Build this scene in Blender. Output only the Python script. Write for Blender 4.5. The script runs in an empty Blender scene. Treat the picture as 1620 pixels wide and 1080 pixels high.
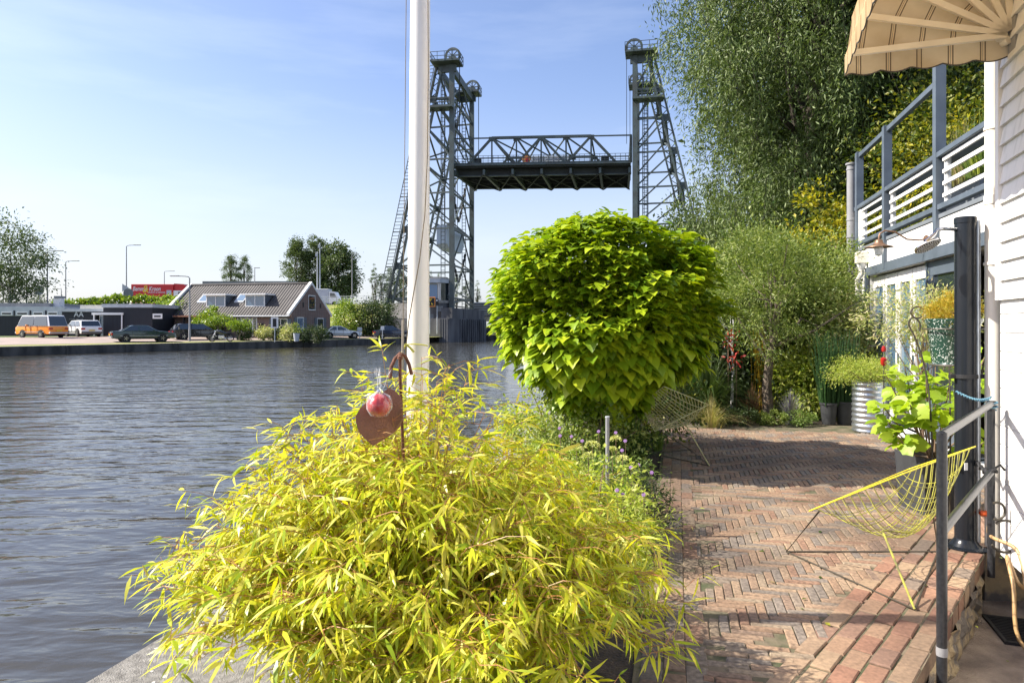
import bpy, math, random
import numpy as np
from math import sin, cos, pi, radians as rad, sqrt, atan2
from mathutils import Vector as V, Matrix

# ---------------------------------------------------------------- camera, sky, sun, exposure
S = bpy.context.scene
C = bpy.data.collections.new('scene'); S.collection.children.link(C)
EYE = 1.55; F = 1080.0; HX, HY = 810.0, 515.0
cam = bpy.data.cameras.new('camera'); camo = bpy.data.objects.new('camera', cam); C.objects.link(camo)
cam.sensor_width = 36; cam.lens = 24; cam.shift_y = -25/1620; cam.clip_end = 9000; cam.clip_start = 0.05
camo.location = (0, 0, EYE); camo.rotation_euler = (rad(90), 0, 0); S.camera = camo
SUN_EL = 42.0
SUN_DIR = V((-cos(rad(SUN_EL))*cos(rad(1.5)), cos(rad(SUN_EL))*sin(rad(1.5)), sin(rad(SUN_EL))))
sl = bpy.data.lights.new('sun', 'SUN'); sl.energy = 5.0; sl.angle = rad(0.5); sl.color = (1, .93, .81)
so = bpy.data.objects.new('sun', sl); C.objects.link(so)
so.rotation_euler = SUN_DIR.to_track_quat('Z', 'Y').to_euler(); so.location = (-30, 0, 40)
W = bpy.data.worlds.new('World'); S.world = W; W.use_nodes = True
wn, wl = W.node_tree.nodes, W.node_tree.links; wn.clear()
sky = wn.new('ShaderNodeTexSky'); sky.sky_type = 'NISHITA'; sky.sun_disc = False
sky.sun_elevation = rad(SUN_EL); sky.sun_rotation = rad(-90); sky.air_density = 1.0; sky.dust_density = 1.6; sky.ozone_density = 2.4
bg = wn.new('ShaderNodeBackground'); bg.inputs[1].default_value = 0.115
wo = wn.new('ShaderNodeOutputWorld')
tc = wn.new('ShaderNodeTexCoord'); mp = wn.new('ShaderNodeMapping'); mp.inputs['Scale'].default_value = (1.2, 1.2, 7)
nz = wn.new('ShaderNodeTexNoise'); nz.inputs['Scale'].default_value = 2.1; nz.inputs['Detail'].default_value = 7; nz.inputs['Roughness'].default_value = .55
cr = wn.new('ShaderNodeValToRGB'); cr.color_ramp.elements[0].position = .47; cr.color_ramp.elements[1].position = .8
cr.color_ramp.elements[0].color = (0, 0, 0, 1); cr.color_ramp.elements[1].color = (.17, .17, .17, 1)
mx = wn.new('ShaderNodeMix'); mx.data_type = 'RGBA'; mx.inputs[7].default_value = (6.5, 6.9, 7.4, 1)
wl.new(tc.outputs['Generated'], mp.inputs[0]); wl.new(mp.outputs[0], nz.inputs[0]); wl.new(nz.outputs[0], cr.inputs[0])
wl.new(cr.outputs[0], mx.inputs[0]); tn = wn.new('ShaderNodeMix'); tn.data_type = 'RGBA'; tn.blend_type = 'MULTIPLY'; tn.inputs[0].default_value = 1; tn.inputs[7].default_value = (1.02, .965, 1.04, 1); wl.new(sky.outputs[0], tn.inputs[6]); wl.new(tn.outputs[2], mx.inputs[6]); 
sz_ = wn.new('ShaderNodeSeparateXYZ'); wl.new(tc.outputs['Generated'], sz_.inputs[0])
hr = wn.new('ShaderNodeMapRange'); hr.interpolation_type = 'SMOOTHERSTEP'; hr.inputs[1].default_value = .0; hr.inputs[2].default_value = .38; hr.inputs[3].default_value = .6; hr.inputs[4].default_value = 0.0; wl.new(sz_.outputs[2], hr.inputs[0])
hm = wn.new('ShaderNodeMix'); hm.data_type = 'RGBA'; hm.inputs[7].default_value = (3.95, 4.15, 4.45, 1); wl.new(hr.outputs[0], hm.inputs[0]); wl.new(mx.outputs[2], hm.inputs[6]); wl.new(hm.outputs[2], bg.inputs[0]); wl.new(bg.outputs[0], wo.inputs[0])
S.view_settings.view_transform = 'Standard'; S.view_settings.look = 'None'; S.view_settings.exposure = 1.0; S.view_settings.gamma = 1
S.cycles.max_bounces = 6; S.cycles.transparent_max_bounces = 8

# ---------------------------------------------------------------- helpers
def at(px, py, d): return V(((px-HX)/F*d, d, EYE-(py-HY)/F*d))
def gd(py, z=0.0): return (EYE-z)*F/(py-HY)              # depth of a ground point of height z seen at row py
rs = lambda s: np.random.default_rng(s)

def nd(m, t): return m.node_tree.nodes.new(t)
def lk(m, a, b): m.node_tree.links.new(a, b)
def mat(name, col, rough=.7, metal=0, col2=None, scale=8, bump=0, bscale=None, spec=.5, coat=0, det=6, stretch=None, rmp=(.35, .65)):
    m = bpy.data.materials.new(name); m.use_nodes = True; b = m.node_tree.nodes['Principled BSDF']
    b.inputs['Roughness'].default_value = rough; b.inputs['Metallic'].default_value = metal
    b.inputs['Specular IOR Level'].default_value = spec; b.inputs['Coat Weight'].default_value = coat
    col2 = col2 or tuple(c*.78 for c in col)
    tc = nd(m, 'ShaderNodeTexCoord'); src = tc.outputs['Object']
    if stretch:
        mp = nd(m, 'ShaderNodeMapping'); mp.inputs['Scale'].default_value = stretch; lk(m, src, mp.inputs[0]); src = mp.outputs[0]
    n = nd(m, 'ShaderNodeTexNoise'); n.inputs['Scale'].default_value = scale; n.inputs['Detail'].default_value = det
    lk(m, src, n.inputs[0]); r = nd(m, 'ShaderNodeValToRGB')
    r.color_ramp.elements[0].position, r.color_ramp.elements[1].position = rmp
    r.color_ramp.elements[0].color = (*col2, 1); r.color_ramp.elements[1].color = (*col, 1)
    lk(m, n.outputs[0], r.inputs[0]); lk(m, r.outputs[0], b.inputs['Base Color'])
    if bump:
        bn = nd(m, 'ShaderNodeBump'); bn.inputs['Strength'].default_value = bump; bn.inputs['Distance'].default_value = .02
        n2 = nd(m, 'ShaderNodeTexNoise'); n2.inputs['Scale'].default_value = bscale or scale*4; n2.inputs['Detail'].default_value = 5
        lk(m, src, n2.inputs[0]); lk(m, n2.outputs[0], bn.inputs['Height']); lk(m, bn.outputs[0], b.inputs['Normal'])
    return m
def islands(name, cols, rough=.8, noise=30, bump=.3, amt=.35):
    """one colour per brick (mesh island) plus fine mottling"""
    m = bpy.data.materials.new(name); m.use_nodes = True; b = m.node_tree.nodes['Principled BSDF']; b.inputs['Roughness'].default_value = rough
    g = nd(m, 'ShaderNodeNewGeometry'); r = nd(m, 'ShaderNodeValToRGB'); r.color_ramp.interpolation = 'CONSTANT'
    e = r.color_ramp.elements; e[0].color = (*cols[0], 1); e[1].position = 1/len(cols); e[1].color = (*cols[1], 1)
    for i, c in enumerate(cols[2:]): k = e.new((i+2)/len(cols)); k.color = (*c, 1)
    lk(m, g.outputs['Random Per Island'], r.inputs[0])
    tc = nd(m, 'ShaderNodeTexCoord'); n = nd(m, 'ShaderNodeTexNoise'); n.inputs['Scale'].default_value = noise; n.inputs['Detail'].default_value = 8; lk(m, tc.outputs['Object'], n.inputs[0])
    r2 = nd(m, 'ShaderNodeValToRGB'); r2.color_ramp.elements[0].color = (1-amt*1.6,)*3+(1,); r2.color_ramp.elements[1].color = (1+amt, 1+amt, 1+amt, 1)
    r2.color_ramp.elements[0].position = .25; r2.color_ramp.elements[1].position = .75
    lk(m, n.outputs[0], r2.inputs[0])
    x = nd(m, 'ShaderNodeMix'); x.data_type = 'RGBA'; x.blend_type = 'MULTIPLY'; x.inputs[0].default_value = 1; x.clamp_result = False
    lk(m, r.outputs[0], x.inputs[6]); lk(m, r2.outputs[0], x.inputs[7])
    n3 = nd(m, 'ShaderNodeTexNoise'); n3.inputs['Scale'].default_value = 1.1; n3.inputs['Detail'].default_value = 5; lk(m, tc.outputs['Object'], n3.inputs[0])
    r3 = nd(m, 'ShaderNodeValToRGB'); r3.color_ramp.elements[0].position = .42; r3.color_ramp.elements[1].position = .6
    r3.color_ramp.elements[0].color = (.62, .6, .6, 1); r3.color_ramp.elements[1].color = (1.1, 1.08, 1.05, 1); lk(m, n3.outputs[0], r3.inputs[0])
    x2 = nd(m, 'ShaderNodeMix'); x2.data_type = 'RGBA'; x2.blend_type = 'MULTIPLY'; x2.inputs[0].default_value = 1
    lk(m, x.outputs[2], x2.inputs[6]); lk(m, r3.outputs[0], x2.inputs[7]); lk(m, x2.outputs[2], b.inputs['Base Color'])
    bn = nd(m, 'ShaderNodeBump'); bn.inputs['Strength'].default_value = bump; bn.inputs['Distance'].default_value = .01
    lk(m, n.outputs[0], bn.inputs['Height']); lk(m, bn.outputs[0], b.inputs['Normal'])
    return m
def leafmat(name, cols, trans=.45, rough=.42, tint=(1.25, 1.3, .6), spec=.45):
    m = bpy.data.materials.new(name); m.use_nodes = True; b = m.node_tree.nodes['Principled BSDF']
    b.inputs['Roughness'].default_value = rough; b.inputs['Specular IOR Level'].default_value = spec
    g = nd(m, 'ShaderNodeNewGeometry'); r = nd(m, 'ShaderNodeValToRGB'); e = r.color_ramp.elements
    e[0].color = (*cols[0], 1); e[1].color = (*cols[-1], 1)
    for i, c in enumerate(cols[1:-1]): k = e.new((i+1)/(len(cols)-1)); k.color = (*c, 1)
    lk(m, g.outputs['Random Per Island'], r.inputs[0]); lk(m, r.outputs[0], b.inputs['Base Color'])
    t = nd(m, 'ShaderNodeBsdfTranslucent'); x = nd(m, 'ShaderNodeMix'); x.data_type = 'RGBA'; x.blend_type = 'MULTIPLY'; x.inputs[0].default_value = 1
    x.inputs[7].default_value = (*tint, 1); lk(m, r.outputs[0], x.inputs[6]); lk(m, x.outputs[2], t.inputs[0])
    s = nd(m, 'ShaderNodeMixShader'); s.inputs[0].default_value = trans
    lk(m, b.outputs[0], s.inputs[1]); lk(m, t.outputs[0], s.inputs[2]); lk(m, s.outputs[0], m.node_tree.nodes['Material Output'].inputs[0])
    return m
def glassy(name, col, rough=.05):
    m = bpy.data.materials.new(name); m.use_nodes = True; b = m.node_tree.nodes['Principled BSDF']
    b.inputs['Base Color'].default_value = (*col, 1); b.inputs['Roughness'].default_value = rough; b.inputs['Specular IOR Level'].default_value = 1.0
    b.inputs['Coat Weight'].default_value = .6; b.inputs['Coat Roughness'].default_value = .02
    return m

def tag(o, label=None, cat=None, group=None, kind=None):
    for k, v in (('label', label), ('category', cat), ('group', group), ('kind', kind)):
        if v: o[k] = v
    return o
def thing(name, loc, label, cat, group=None, rz=0):
    o = bpy.data.objects.new(name, None); C.objects.link(o); o.location = loc; o.rotation_euler[2] = rz; o.empty_display_size = .2
    return tag(o, label, cat, group)
def kids(o): return [c for c in C.objects if c.parent == o]
def copy_tree(o, loc=None, rz=None, label=None, parent=None, scale=None):
    c = o.copy(); C.objects.link(c)
    if parent: c.parent = parent
    for ch in [x for x in list(C.objects) if x.parent == o]: copy_tree(ch, parent=c)
    if loc is not None: c.location = loc
    if rz is not None: c.rotation_euler[2] = rz
    if scale is not None: c.scale = (scale,)*3 if not isinstance(scale, tuple) else scale
    if label: c['label'] = label
    return c

class MB:
    """collects shapes; build() links them as ONE mesh object"""
    def __init__(s): s.v = []; s.f = []; s.uv = {}
    def add(s, vs, fs):
        n = len(s.v); s.v += [tuple(p) for p in vs]; s.f += [tuple(i+n for i in f) for f in fs]; return s
    def box(s, c, d, rz=0, ch=0):
        x, y, z = [k/2 for k in d]; ca, sa = cos(rz), sin(rz)
        if ch:
            ch = min(ch, x*.9, y*.9, z*.9); P = []
            for zz, k in ((-z, ch), (-z+ch, 0), (z-ch, 0), (z, ch)):
                for a, b in ((-1, -1), (1, -1), (1, 1), (-1, 1)): P.append((a*(x-k), b*(y-k), zz))
            fs = [(3, 2, 1, 0), (12, 13, 14, 15)]
            for l in range(3):
                for i in range(4): j = (i+1) % 4; fs.append((l*4+i, l*4+j, l*4+4+j, l*4+4+i))
        else:
            P = [(-x, -y, -z), (x, -y, -z), (x, y, -z), (-x, y, -z), (-x, -y, z), (x, -y, z), (x, y, z), (-x, y, z)]
            fs = [(3, 2, 1, 0), (4, 5, 6, 7), (0, 1, 5, 4), (1, 2, 6, 5), (2, 3, 7, 6), (3, 0, 4, 7)]
        return s.add([(c[0]+a*ca-b*sa, c[1]+a*sa+b*ca, c[2]+e) for a, b, e in P], fs)
    def beam(s, p, q, w, h=None, up=(0, 0, 1)):
        p, q = V(p), V(q); h = h or w; d = (q-p)
        if d.length < 1e-6: return s
        d.normalize(); u = V(up)
        if abs(d.dot(u)) > .98: u = V((0, 1, 0))
        a = d.cross(u).normalized()*w/2; b = a.normalized().cross(d).normalized()*h/2
        return s.add([p-a-b, p+a-b, p+a+b, p-a+b, q-a-b, q+a-b, q+a+b, q-a+b],
                     [(0, 1, 2, 3), (7, 6, 5, 4), (0, 4, 5, 1), (1, 5, 6, 2), (2, 6, 7, 3), (3, 7, 4, 0)])
    def tube(s, pts, r, n=8, cap=True):
        pts = [V(p) for p in pts]; rr = r if isinstance(r, (list, tuple)) else [r]*len(pts); N = len(pts); b0 = len(s.v); ref = None; vs = []
        for i, p in enumerate(pts):
            t = (pts[min(i+1, N-1)]-pts[max(i-1, 0)])
            t = t.normalized() if t.length > 1e-9 else V((0, 0, 1))
            if ref is None: ref = V((1, 0, 0)) if abs(t.x) < .9 else V((0, 1, 0))
            a = (ref-t*ref.dot(t)).normalized(); b = t.cross(a); ref = a
            for k in range(n): an = 2*pi*k/n; vs.append(p+(a*cos(an)+b*sin(an))*rr[i])
        fs = [(i*n+k, i*n+(k+1) % n, (i+1)*n+(k+1) % n, (i+1)*n+k) for i in range(N-1) for k in range(n)]
        if cap: fs += [tuple(range(n-1, -1, -1)), tuple((N-1)*n+k for k in range(n))]
        return s.add(vs, fs)
    def lathe(s, prof, c=(0, 0, 0), n=24, axis=2, cap=True):
        vs = []
        for r, h in prof:
            for k in range(n):
                a = 2*pi*k/n; x, y = r*cos(a), r*sin(a)
                p = (x, y, h) if axis == 2 else ((x, h, y) if axis == 1 else (h, x, y)); vs.append((p[0]+c[0], p[1]+c[1], p[2]+c[2]))
        N = len(prof); fs = [(i*n+k, i*n+(k+1) % n, (i+1)*n+(k+1) % n, (i+1)*n+k) for i in range(N-1) for k in range(n)]
        if cap: fs += [tuple(range(n-1, -1, -1)), tuple((N-1)*n+k for k in range(n))]
        return s.add(vs, fs)
    def prism(s, pts, ext):
        pts = [V(p) for p in pts]; e = V(ext); n = len(pts)
        return s.add(pts+[p+e for p in pts], [tuple(range(n-1, -1, -1)), tuple(range(n, 2*n))]+[(i, (i+1) % n, n+(i+1) % n, n+i) for i in range(n)])
    def quad(s, a, b, c, d): return s.add([a, b, c, d], [(0, 1, 2, 3)])
    def build(s, name, m, parent=None, smooth=False, world=True):
        off = V((0, 0, 0))
        if parent and world:
            p = parent
            while p: off += p.location; p = p.parent
        me = bpy.data.meshes.new(name); me.from_pydata([tuple(V(v)-off) for v in s.v], [], s.f); me.update()
        import bmesh
        bm = bmesh.new(); bm.from_mesh(me); bmesh.ops.recalc_face_normals(bm, faces=bm.faces); bm.to_mesh(me); bm.free()
        if smooth:
            for p in me.polygons: p.use_smooth = True
            me.set_sharp_from_angle(angle=rad(40))
        o = bpy.data.objects.new(name, me); C.objects.link(o)
        if m: me.materials.append(m)
        if parent: o.parent = parent
        return o

def text(name, s, m, origin, right, up, size, parent=None, shear=0, ext=.004, align='LEFT', wide=1.0):
    cu = bpy.data.curves.new(name, 'FONT'); cu.body = s; cu.size = size; cu.shear = shear; cu.extrude = ext; cu.align_x = align; cu.offset = size*.012
    t = bpy.data.objects.new('t', cu); C.objects.link(t); bpy.context.view_layer.update()
    me = bpy.data.meshes.new_from_object(t.evaluated_get(bpy.context.evaluated_depsgraph_get())); bpy.data.objects.remove(t)
    r, u = V(right).normalized(), V(up).normalized(); n = r.cross(u)
    off = V((0, 0, 0)); p = parent
    while p: off += p.location; p = p.parent
    for v in me.vertices: v.co = V(origin)+r*v.co.x*wide+u*v.co.y+n*v.co.z-off
    me.name = name; me.materials.clear(); me.materials.append(m); o = bpy.data.objects.new(name, me); C.objects.link(o)
    if parent: o.parent = parent
    return o

# ---- leaves: thousands of small faces as one mesh
LANCE = (np.array([(0, 0, 0), (.075, .3, .012), (-.075, .3, .012), (.06, .62, -.03), (-.06, .62, -.03), (0, 1, -.16)]), [(0, 1, 2), (1, 3, 4), (1, 4, 2), (3, 5, 4)])
OVAL = (np.array([(0, 0, 0), (.26, .45, .05), (0, 1, -.06), (-.26, .45, .05)]), [(0, 1, 2), (0, 2, 3)])
NARROW = (np.array([(0, 0, 0), (.12, .45, .03), (0, 1, -.1), (-.12, .45, .03)]), [(0, 1, 2), (0, 2, 3)])
HEART = (np.array([(0, 0, 0), (0, .5, -.05), (0, 1.0, -.24), (.25, -.1, .07), (.46, .12, .14), (.47, .42, .12), (.26, .72, -.01), (-.25, -.1, .06), (-.46, .12, .10), (-.47, .42, .08), (-.26, .72, -.02)]),
         [(0, 3, 4), (0, 4, 1), (1, 4, 5), (1, 5, 6), (1, 6, 2), (0, 8, 7), (0, 1, 8), (1, 9, 8), (1, 10, 9), (1, 2, 10)])
FIG = (np.array([(0, 0, 0), (0, .45, -.02), (0, 1, -.18), (.32, -.1, .08), (.53, .20, .10), (.46, .36, .10), (.47, .66, .02), (.26, .80, .0), (-.32, -.1, .05), (-.53, .20, .06), (-.46, .36, .08), (-.47, .66, -.02), (-.26, .80, -.02)]),
       [(0, 3, 4), (0, 4, 5), (0, 5, 1), (1, 5, 6), (1, 6, 7), (1, 7, 2), (0, 9, 8), (0, 10, 9), (0, 1, 10), (1, 11, 10), (1, 12, 11), (1, 2, 12)])
BLADE = (np.array([(.5, 0, 0), (-.5, 0, 0), (.42, .4, .0), (-.42, .4, .0), (.28, .75, -.0), (-.28, .75, -.0), (0, 1, -.0)]), [(0, 2, 3), (0, 3, 1), (2, 4, 5), (2, 5, 3), (4, 6, 5)])
def unit(a): return a/(np.linalg.norm(a, axis=1, keepdims=True)+1e-9)
def leaves(name, P, T, N, size, tpl, m, parent=None, smooth=False, width=1.0):
    P = np.asarray(P, float); T = unit(np.asarray(T, float)); N = np.asarray(N, float); N = unit(N-(N*T).sum(1, keepdims=True)*T); B = np.cross(T, N)
    tv, tf = tpl; size = np.broadcast_to(np.asarray(size, float), (len(P),))
    w = np.broadcast_to(np.asarray(width, float), (len(P),))
    vs = P[:, None]+size[:, None, None]*((tv[None, :, 0, None]*w[:, None, None])*B[:, None]+tv[None, :, 1, None]*T[:, None]+tv[None, :, 2, None]*N[:, None])
    off = np.zeros(3); p = parent
    while p: off += np.array(p.location); p = p.parent
    vs = (vs-off).reshape(-1, 3).astype('f4'); k = len(tv); tf = np.array(tf)
    fs = (tf[None]+(np.arange(len(P))*k)[:, None, None]).reshape(-1, tf.shape[1]).astype('i4')
    me = bpy.data.meshes.new(name); me.vertices.add(len(vs)); me.vertices.foreach_set('co', vs.ravel())
    me.loops.add(fs.size); me.loops.foreach_set('vertex_index', fs.ravel()); me.polygons.add(len(fs))
    me.polygons.foreach_set('loop_start', (np.arange(len(fs))*fs.shape[1]).astype('i4'))
    me.polygons.foreach_set('loop_total', np.full(len(fs), fs.shape[1], 'i4')); me.update(calc_edges=True); me.validate()
    if smooth: me.polygons.foreach_set('use_smooth', np.ones(len(fs), bool))
    me.materials.append(m); o = bpy.data.objects.new(name, me); C.objects.link(o)
    if parent: o.parent = parent
    return o
def sph(r, n): return unit(r.normal(size=(n, 3)))
def crown(name, c, R, m, parent, seed=1, clumps=60, per=60, cr=.35, leaf=.12, tpl=OVAL, droop=.3, shell=.55, up=.5, squeeze=None, sv=.3):
    """leaf clumps spread through a crown's volume"""
    r = rs(seed); D = sph(r, clumps); rad_ = shell+(1-shell)*r.random(clumps)**.6
    cen = D*rad_[:, None]; cen *= (1+.14*np.sin(D[:, :1]*5+seed)+.12*np.cos(D[:, 2:]*7+D[:, 1:2]*4+seed))
    if squeeze: cen = squeeze(cen)
    cen = np.array(c)+cen*np.array(R)
    sz = cr*(.6+.8*r.random(clumps))
    q = r.normal(size=(clumps, per, 3))*.5*sz[:, None, None]*np.array([1, 1, .75]); P = (cen[:, None]+q).reshape(-1, 3)
    out = unit(np.repeat(D, per, 0)*.8+q.reshape(-1, 3)/cr)
    T = out+r.normal(size=P.shape)*.6+np.array([0, 0, -droop]); N = np.array([0, 0, up])+out*.5+r.normal(size=P.shape)*.55
    return leaves(name, P, T, N, leaf*(1+sv*r.normal(size=len(P)).clip(-1.5, 1.5)), tpl, m, parent), cen
def tree(name, base, h, c, R, lm, bm, label, cat='tree', group=None, seed=1, tr=.12, limbs=9, **kw):
    root = thing(name, base, label, cat, group); base = V(base)
    o, cen = crown('crown', c, R, lm, root, seed=seed, **kw)
    mb = MB(); top = V(c)+V((0, 0, R[2]*.45)); rr = random.Random(seed); pts = [base-V((0, 0, .05))]
    for i in range(1, 6):
        t = i/5; p = base.lerp(top, t); pts.append(p+V((rr.uniform(-1, 1), rr.uniform(-1, 1), 0))*tr*1.2)
    mb.tube(pts, [tr*(1.15-.95*i/5) for i in range(6)], 9)
    for i in range(limbs):
        e = V(cen[rr.randrange(len(cen))]); k = rr.uniform(.35, .8); s0 = pts[0].lerp(pts[-1], k); mid = s0.lerp(e, .5)+V((0, 0, -.06*(e-s0).length))
        if e.z < s0.z: s0 = pts[0].lerp(pts[-1], .35)
        mb.tube([s0, mid, e], [tr*.45*(1.2-k), tr*.25, tr*.07], 6)
    mb.build('trunk', bm, root, smooth=True)
    return root
# ---------------------------------------------------------------- materials
M = dict(
 concrete=mat('concrete', (.36, .34, .31), .9, scale=3, bump=.6, bscale=60, col2=(.22, .21, .19)),
 quay=mat('quay_stone', (.30, .285, .26), .92, scale=25, bump=.8, bscale=160, col2=(.17, .16, .145)),
 lichen=mat('lichen', (.62, .60, .55), .95, scale=60, bump=.4),
 darkwall=mat('wet_quay_wall', (.10, .095, .085), .85, scale=1.2, bump=.8, bscale=8, col2=(.028, .028, .026), stretch=(1, 1, .35)),
 asphalt=mat('asphalt', (.21, .19, .18), .9, scale=.6, bump=.3, bscale=30, col2=(.17, .155, .15)),
 pave=mat('street_paving', (.36, .28, .24), .9, scale=.5, bump=.4, bscale=9, col2=(.27, .22, .19)),
 grass=mat('grass_ground', (.30, .29, .075), .95, scale=.7, bump=1, bscale=25, col2=(.15, .19, .045)),
 field=mat('meadow', (.10, .14, .035), .95, scale=.05, col2=(.06, .09, .02)),
 soil=mat('soil', (.07, .05, .035), .95, scale=14, bump=1, bscale=60, col2=(.03, .022, .016)),
 joint=mat('joint_sand', (.16, .125, .085), .97, scale=6, bump=.6, col2=(.055, .065, .028)),
 path=mat('path_concrete', (.47, .375, .285), .93, scale=5, bump=1, bscale=90, col2=(.22, .175, .14)),
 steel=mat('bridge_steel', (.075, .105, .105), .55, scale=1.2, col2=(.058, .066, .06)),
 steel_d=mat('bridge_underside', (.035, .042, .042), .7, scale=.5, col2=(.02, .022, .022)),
 pier=mat('pier_concrete', (.15, .15, .155), .9, scale=.8, bump=.5, bscale=3, col2=(.065, .065, .068), stretch=(1, 1, .3)),
 white=mat('white_paint', (.80, .79, .77), .5, scale=3, col2=(.70, .69, .67), rmp=(.2, .5)),
 white_w=mat('weathered_white', (.70, .69, .67), .6, scale=5, col2=(.52, .52, .50), bump=.1, rmp=(.2, .5), stretch=(4, 4, .5)),
 cream=mat('cream_metal', (.74, .69, .58), .4, scale=6, col2=(.66, .60, .50)),
 cream_pale=mat('cream_pipe', (.80, .755, .68), .4, scale=4, col2=(.72, .67, .59)),
 grey=mat('grey_paint', (.18, .20, .22), .45, scale=4, col2=(.15, .165, .18)),
 slate=mat('slate_paint', (.10, .125, .155), .45, scale=4, col2=(.075, .095, .12)),
 pipe_grey=mat('grey_pipe', (.27, .27, .28), .45, scale=5, col2=(.22, .22, .225)),
 anth=mat('anthracite_steel', (.009, .012, .017), .22, scale=1.5, col2=(.012, .014, .018), spec=.35),
 rail=mat('worn_rail_paint', (.032, .034, .038), .28, scale=70, col2=(.018, .019, .022), spec=.45, rmp=(.4, .7)),
 black=mat('black', (.015, .015, .017), .6, scale=10), rubber=mat('rubber', (.02, .02, .02), .85, scale=10),
 navy=mat('black_cladding', (.018, .022, .03), .7, scale=2, stretch=(6, 6, .2), col2=(.012, .014, .02)),
 chrome=mat('chrome', (.75, .76, .78), .16, 1, scale=5), zinc=mat('galvanised', (.62, .66, .70), .3, .9, scale=7, col2=(.42, .45, .49), bump=.1),
 glass=glassy('window_glass', (.02, .03, .035)), glass_b=glassy('blue_window_glass', (.10, .17, .25), .03), glass_s=glassy('cabin_glass', (.02, .13, .30)),
 brickw=mat('brown_brick_wall', (.21, .13, .105), .9, scale=2, col2=(.15, .095, .08), bump=.3, bscale=20),
 trunk=mat('bark', (.20, .16, .12), .9, scale=12, bump=1, col2=(.10, .08, .06), stretch=(1, 1, .3)),
 birch=mat('birch_bark', (.50, .47, .42), .8, scale=5, col2=(.12, .11, .10), stretch=(1, 1, 2.5), rmp=(.35, .45)),
 cane=mat('bamboo_cane', (.42, .16, .055), .5, scale=25, col2=(.30, .20, .06)),
 twig=mat('twig', (.20, .13, .08), .8, scale=20),
 rust=mat('rusted_steel', (.30, .135, .075), .75, scale=9, bump=.35, bscale=120, col2=(.215, .095, .06)),
 rust2=mat('rusted_rod', (.22, .09, .05), .8, scale=40, bump=.6, col2=(.12, .05, .03)),
 yellow=mat('yellow_coated_wire', (.72, .62, .04), .35, scale=30, col2=(.55, .46, .03)),
 wire_y=mat('worn_yellow_wire', (.42, .40, .05), .5, scale=15, col2=(.13, .12, .05)),
 wire_d=mat('dark_wire', (.06, .05, .035), .5, scale=30),
 orange=mat('orange_paint', (.85, .27, .012), .25, scale=3, coat=.6, col2=(.80, .25, .012)), carwhite=mat('white_car_paint', (.78, .78, .77), .25, scale=3, coat=.6, col2=(.74, .74, .74)),
 green=mat('dark_green_car_paint', (.022, .050, .045), .22, scale=3, coat=.8), carblack=mat('black_car_paint', (.012, .013, .017), .2, scale=3, coat=.8),
 carblue=mat('navy_car_paint', (.02, .035, .08), .2, scale=3, coat=.8), cargrey=mat('silver_paint', (.42, .44, .46), .3, .3, scale=3, coat=.5),
 red=mat('red_paint', (.55, .018, .022), .4, scale=3, col2=(.50, .016, .02)), redlamp=mat('red_lamp', (.42, .02, .015), .2, scale=3), plate=mat('yellow_plate', (.75, .52, .03), .5, scale=3),
 gold=mat('gold_print', (.85, .55, .03), .5, scale=3), print=mat('white_print', (.85, .85, .85), .5, scale=3), dprint=mat('dark_print', (.12, .14, .22), .5, scale=3),
 lampglass=glassy('lamp_glass', (.75, .76, .74), .12), copper=mat('aged_copper', (.30, .17, .10), .45, .5, scale=20, col2=(.18, .11, .07)),
 speck=None, hose=mat('hose_rubber', (.42, .27, .12), .45, scale=20, col2=(.32, .20, .09)), hoseo=mat('orange_connector', (.65, .10, .02), .4, scale=20),
 planter=mat('grey_planter', (.042, .044, .048), .6, scale=10, bump=.1), rope=mat('rope', (.25, .20, .13), .9, scale=60), ribbon=mat('yellow_ribbon', (.62, .58, .10), .6, scale=20),
 cord=mat('blue_cord', (.05, .13, .20), .8, scale=120, col2=(.12, .26, .33), rmp=(.48, .52)), pole=mat('white_mast_paint', (.80, .78, .74), .3, scale=2, col2=(.74, .70, .64), coat=.4, stretch=(3, 3, .4)),
 wood=mat('weathered_wood', (.34, .30, .25), .9, scale=20, col2=(.22, .19, .16), stretch=(1, 1, .1)),
 light_grey=mat('light_grey_panel', (.50, .53, .56), .5, scale=2, col2=(.42, .45, .48)),
 cweight=mat('counterweight_paint', (.50, .58, .66), .45, scale=.8, col2=(.42, .50, .58)),
 bricks=islands('clay_pavers', [(.265, .175, .115), (.215, .15, .11), (.30, .215, .145), (.185, .155, .13), (.275, .19, .13), (.225, .18, .14), (.29, .20, .135), (.20, .168, .142), (.265, .205, .145), (.24, .145, .098)], noise=45),
 edge=islands('red_edge_bricks', [(.285, .16, .105), (.23, .14, .10), (.31, .215, .14), (.20, .155, .12), (.29, .185, .12), (.32, .225, .145), (.255, .135, .09), (.28, .195, .13)], noise=45, amt=.2),
)
def speckle():
    m = mat('speckled_enamel', (.03, .075, .055), .2, scale=5, coat=.6); b = m.node_tree.nodes['Principled BSDF']
    tc = nd(m, 'ShaderNodeTexCoord'); v = nd(m, 'ShaderNodeTexNoise'); v.inputs['Scale'].default_value = 75; v.inputs['Detail'].default_value = 2; lk(m, tc.outputs['Object'], v.inputs[0])
    r = nd(m, 'ShaderNodeValToRGB'); r.color_ramp.interpolation = 'CONSTANT'; r.color_ramp.elements[0].color = (.025, .07, .05, 1); r.color_ramp.elements[1].position = .6; r.color_ramp.elements[1].color = (.6, .66, .60, 1)
    lk(m, v.outputs[0], r.inputs[0]); lk(m, r.outputs[0], b.inputs['Base Color']); return m
M['speck'] = speckle()
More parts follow.
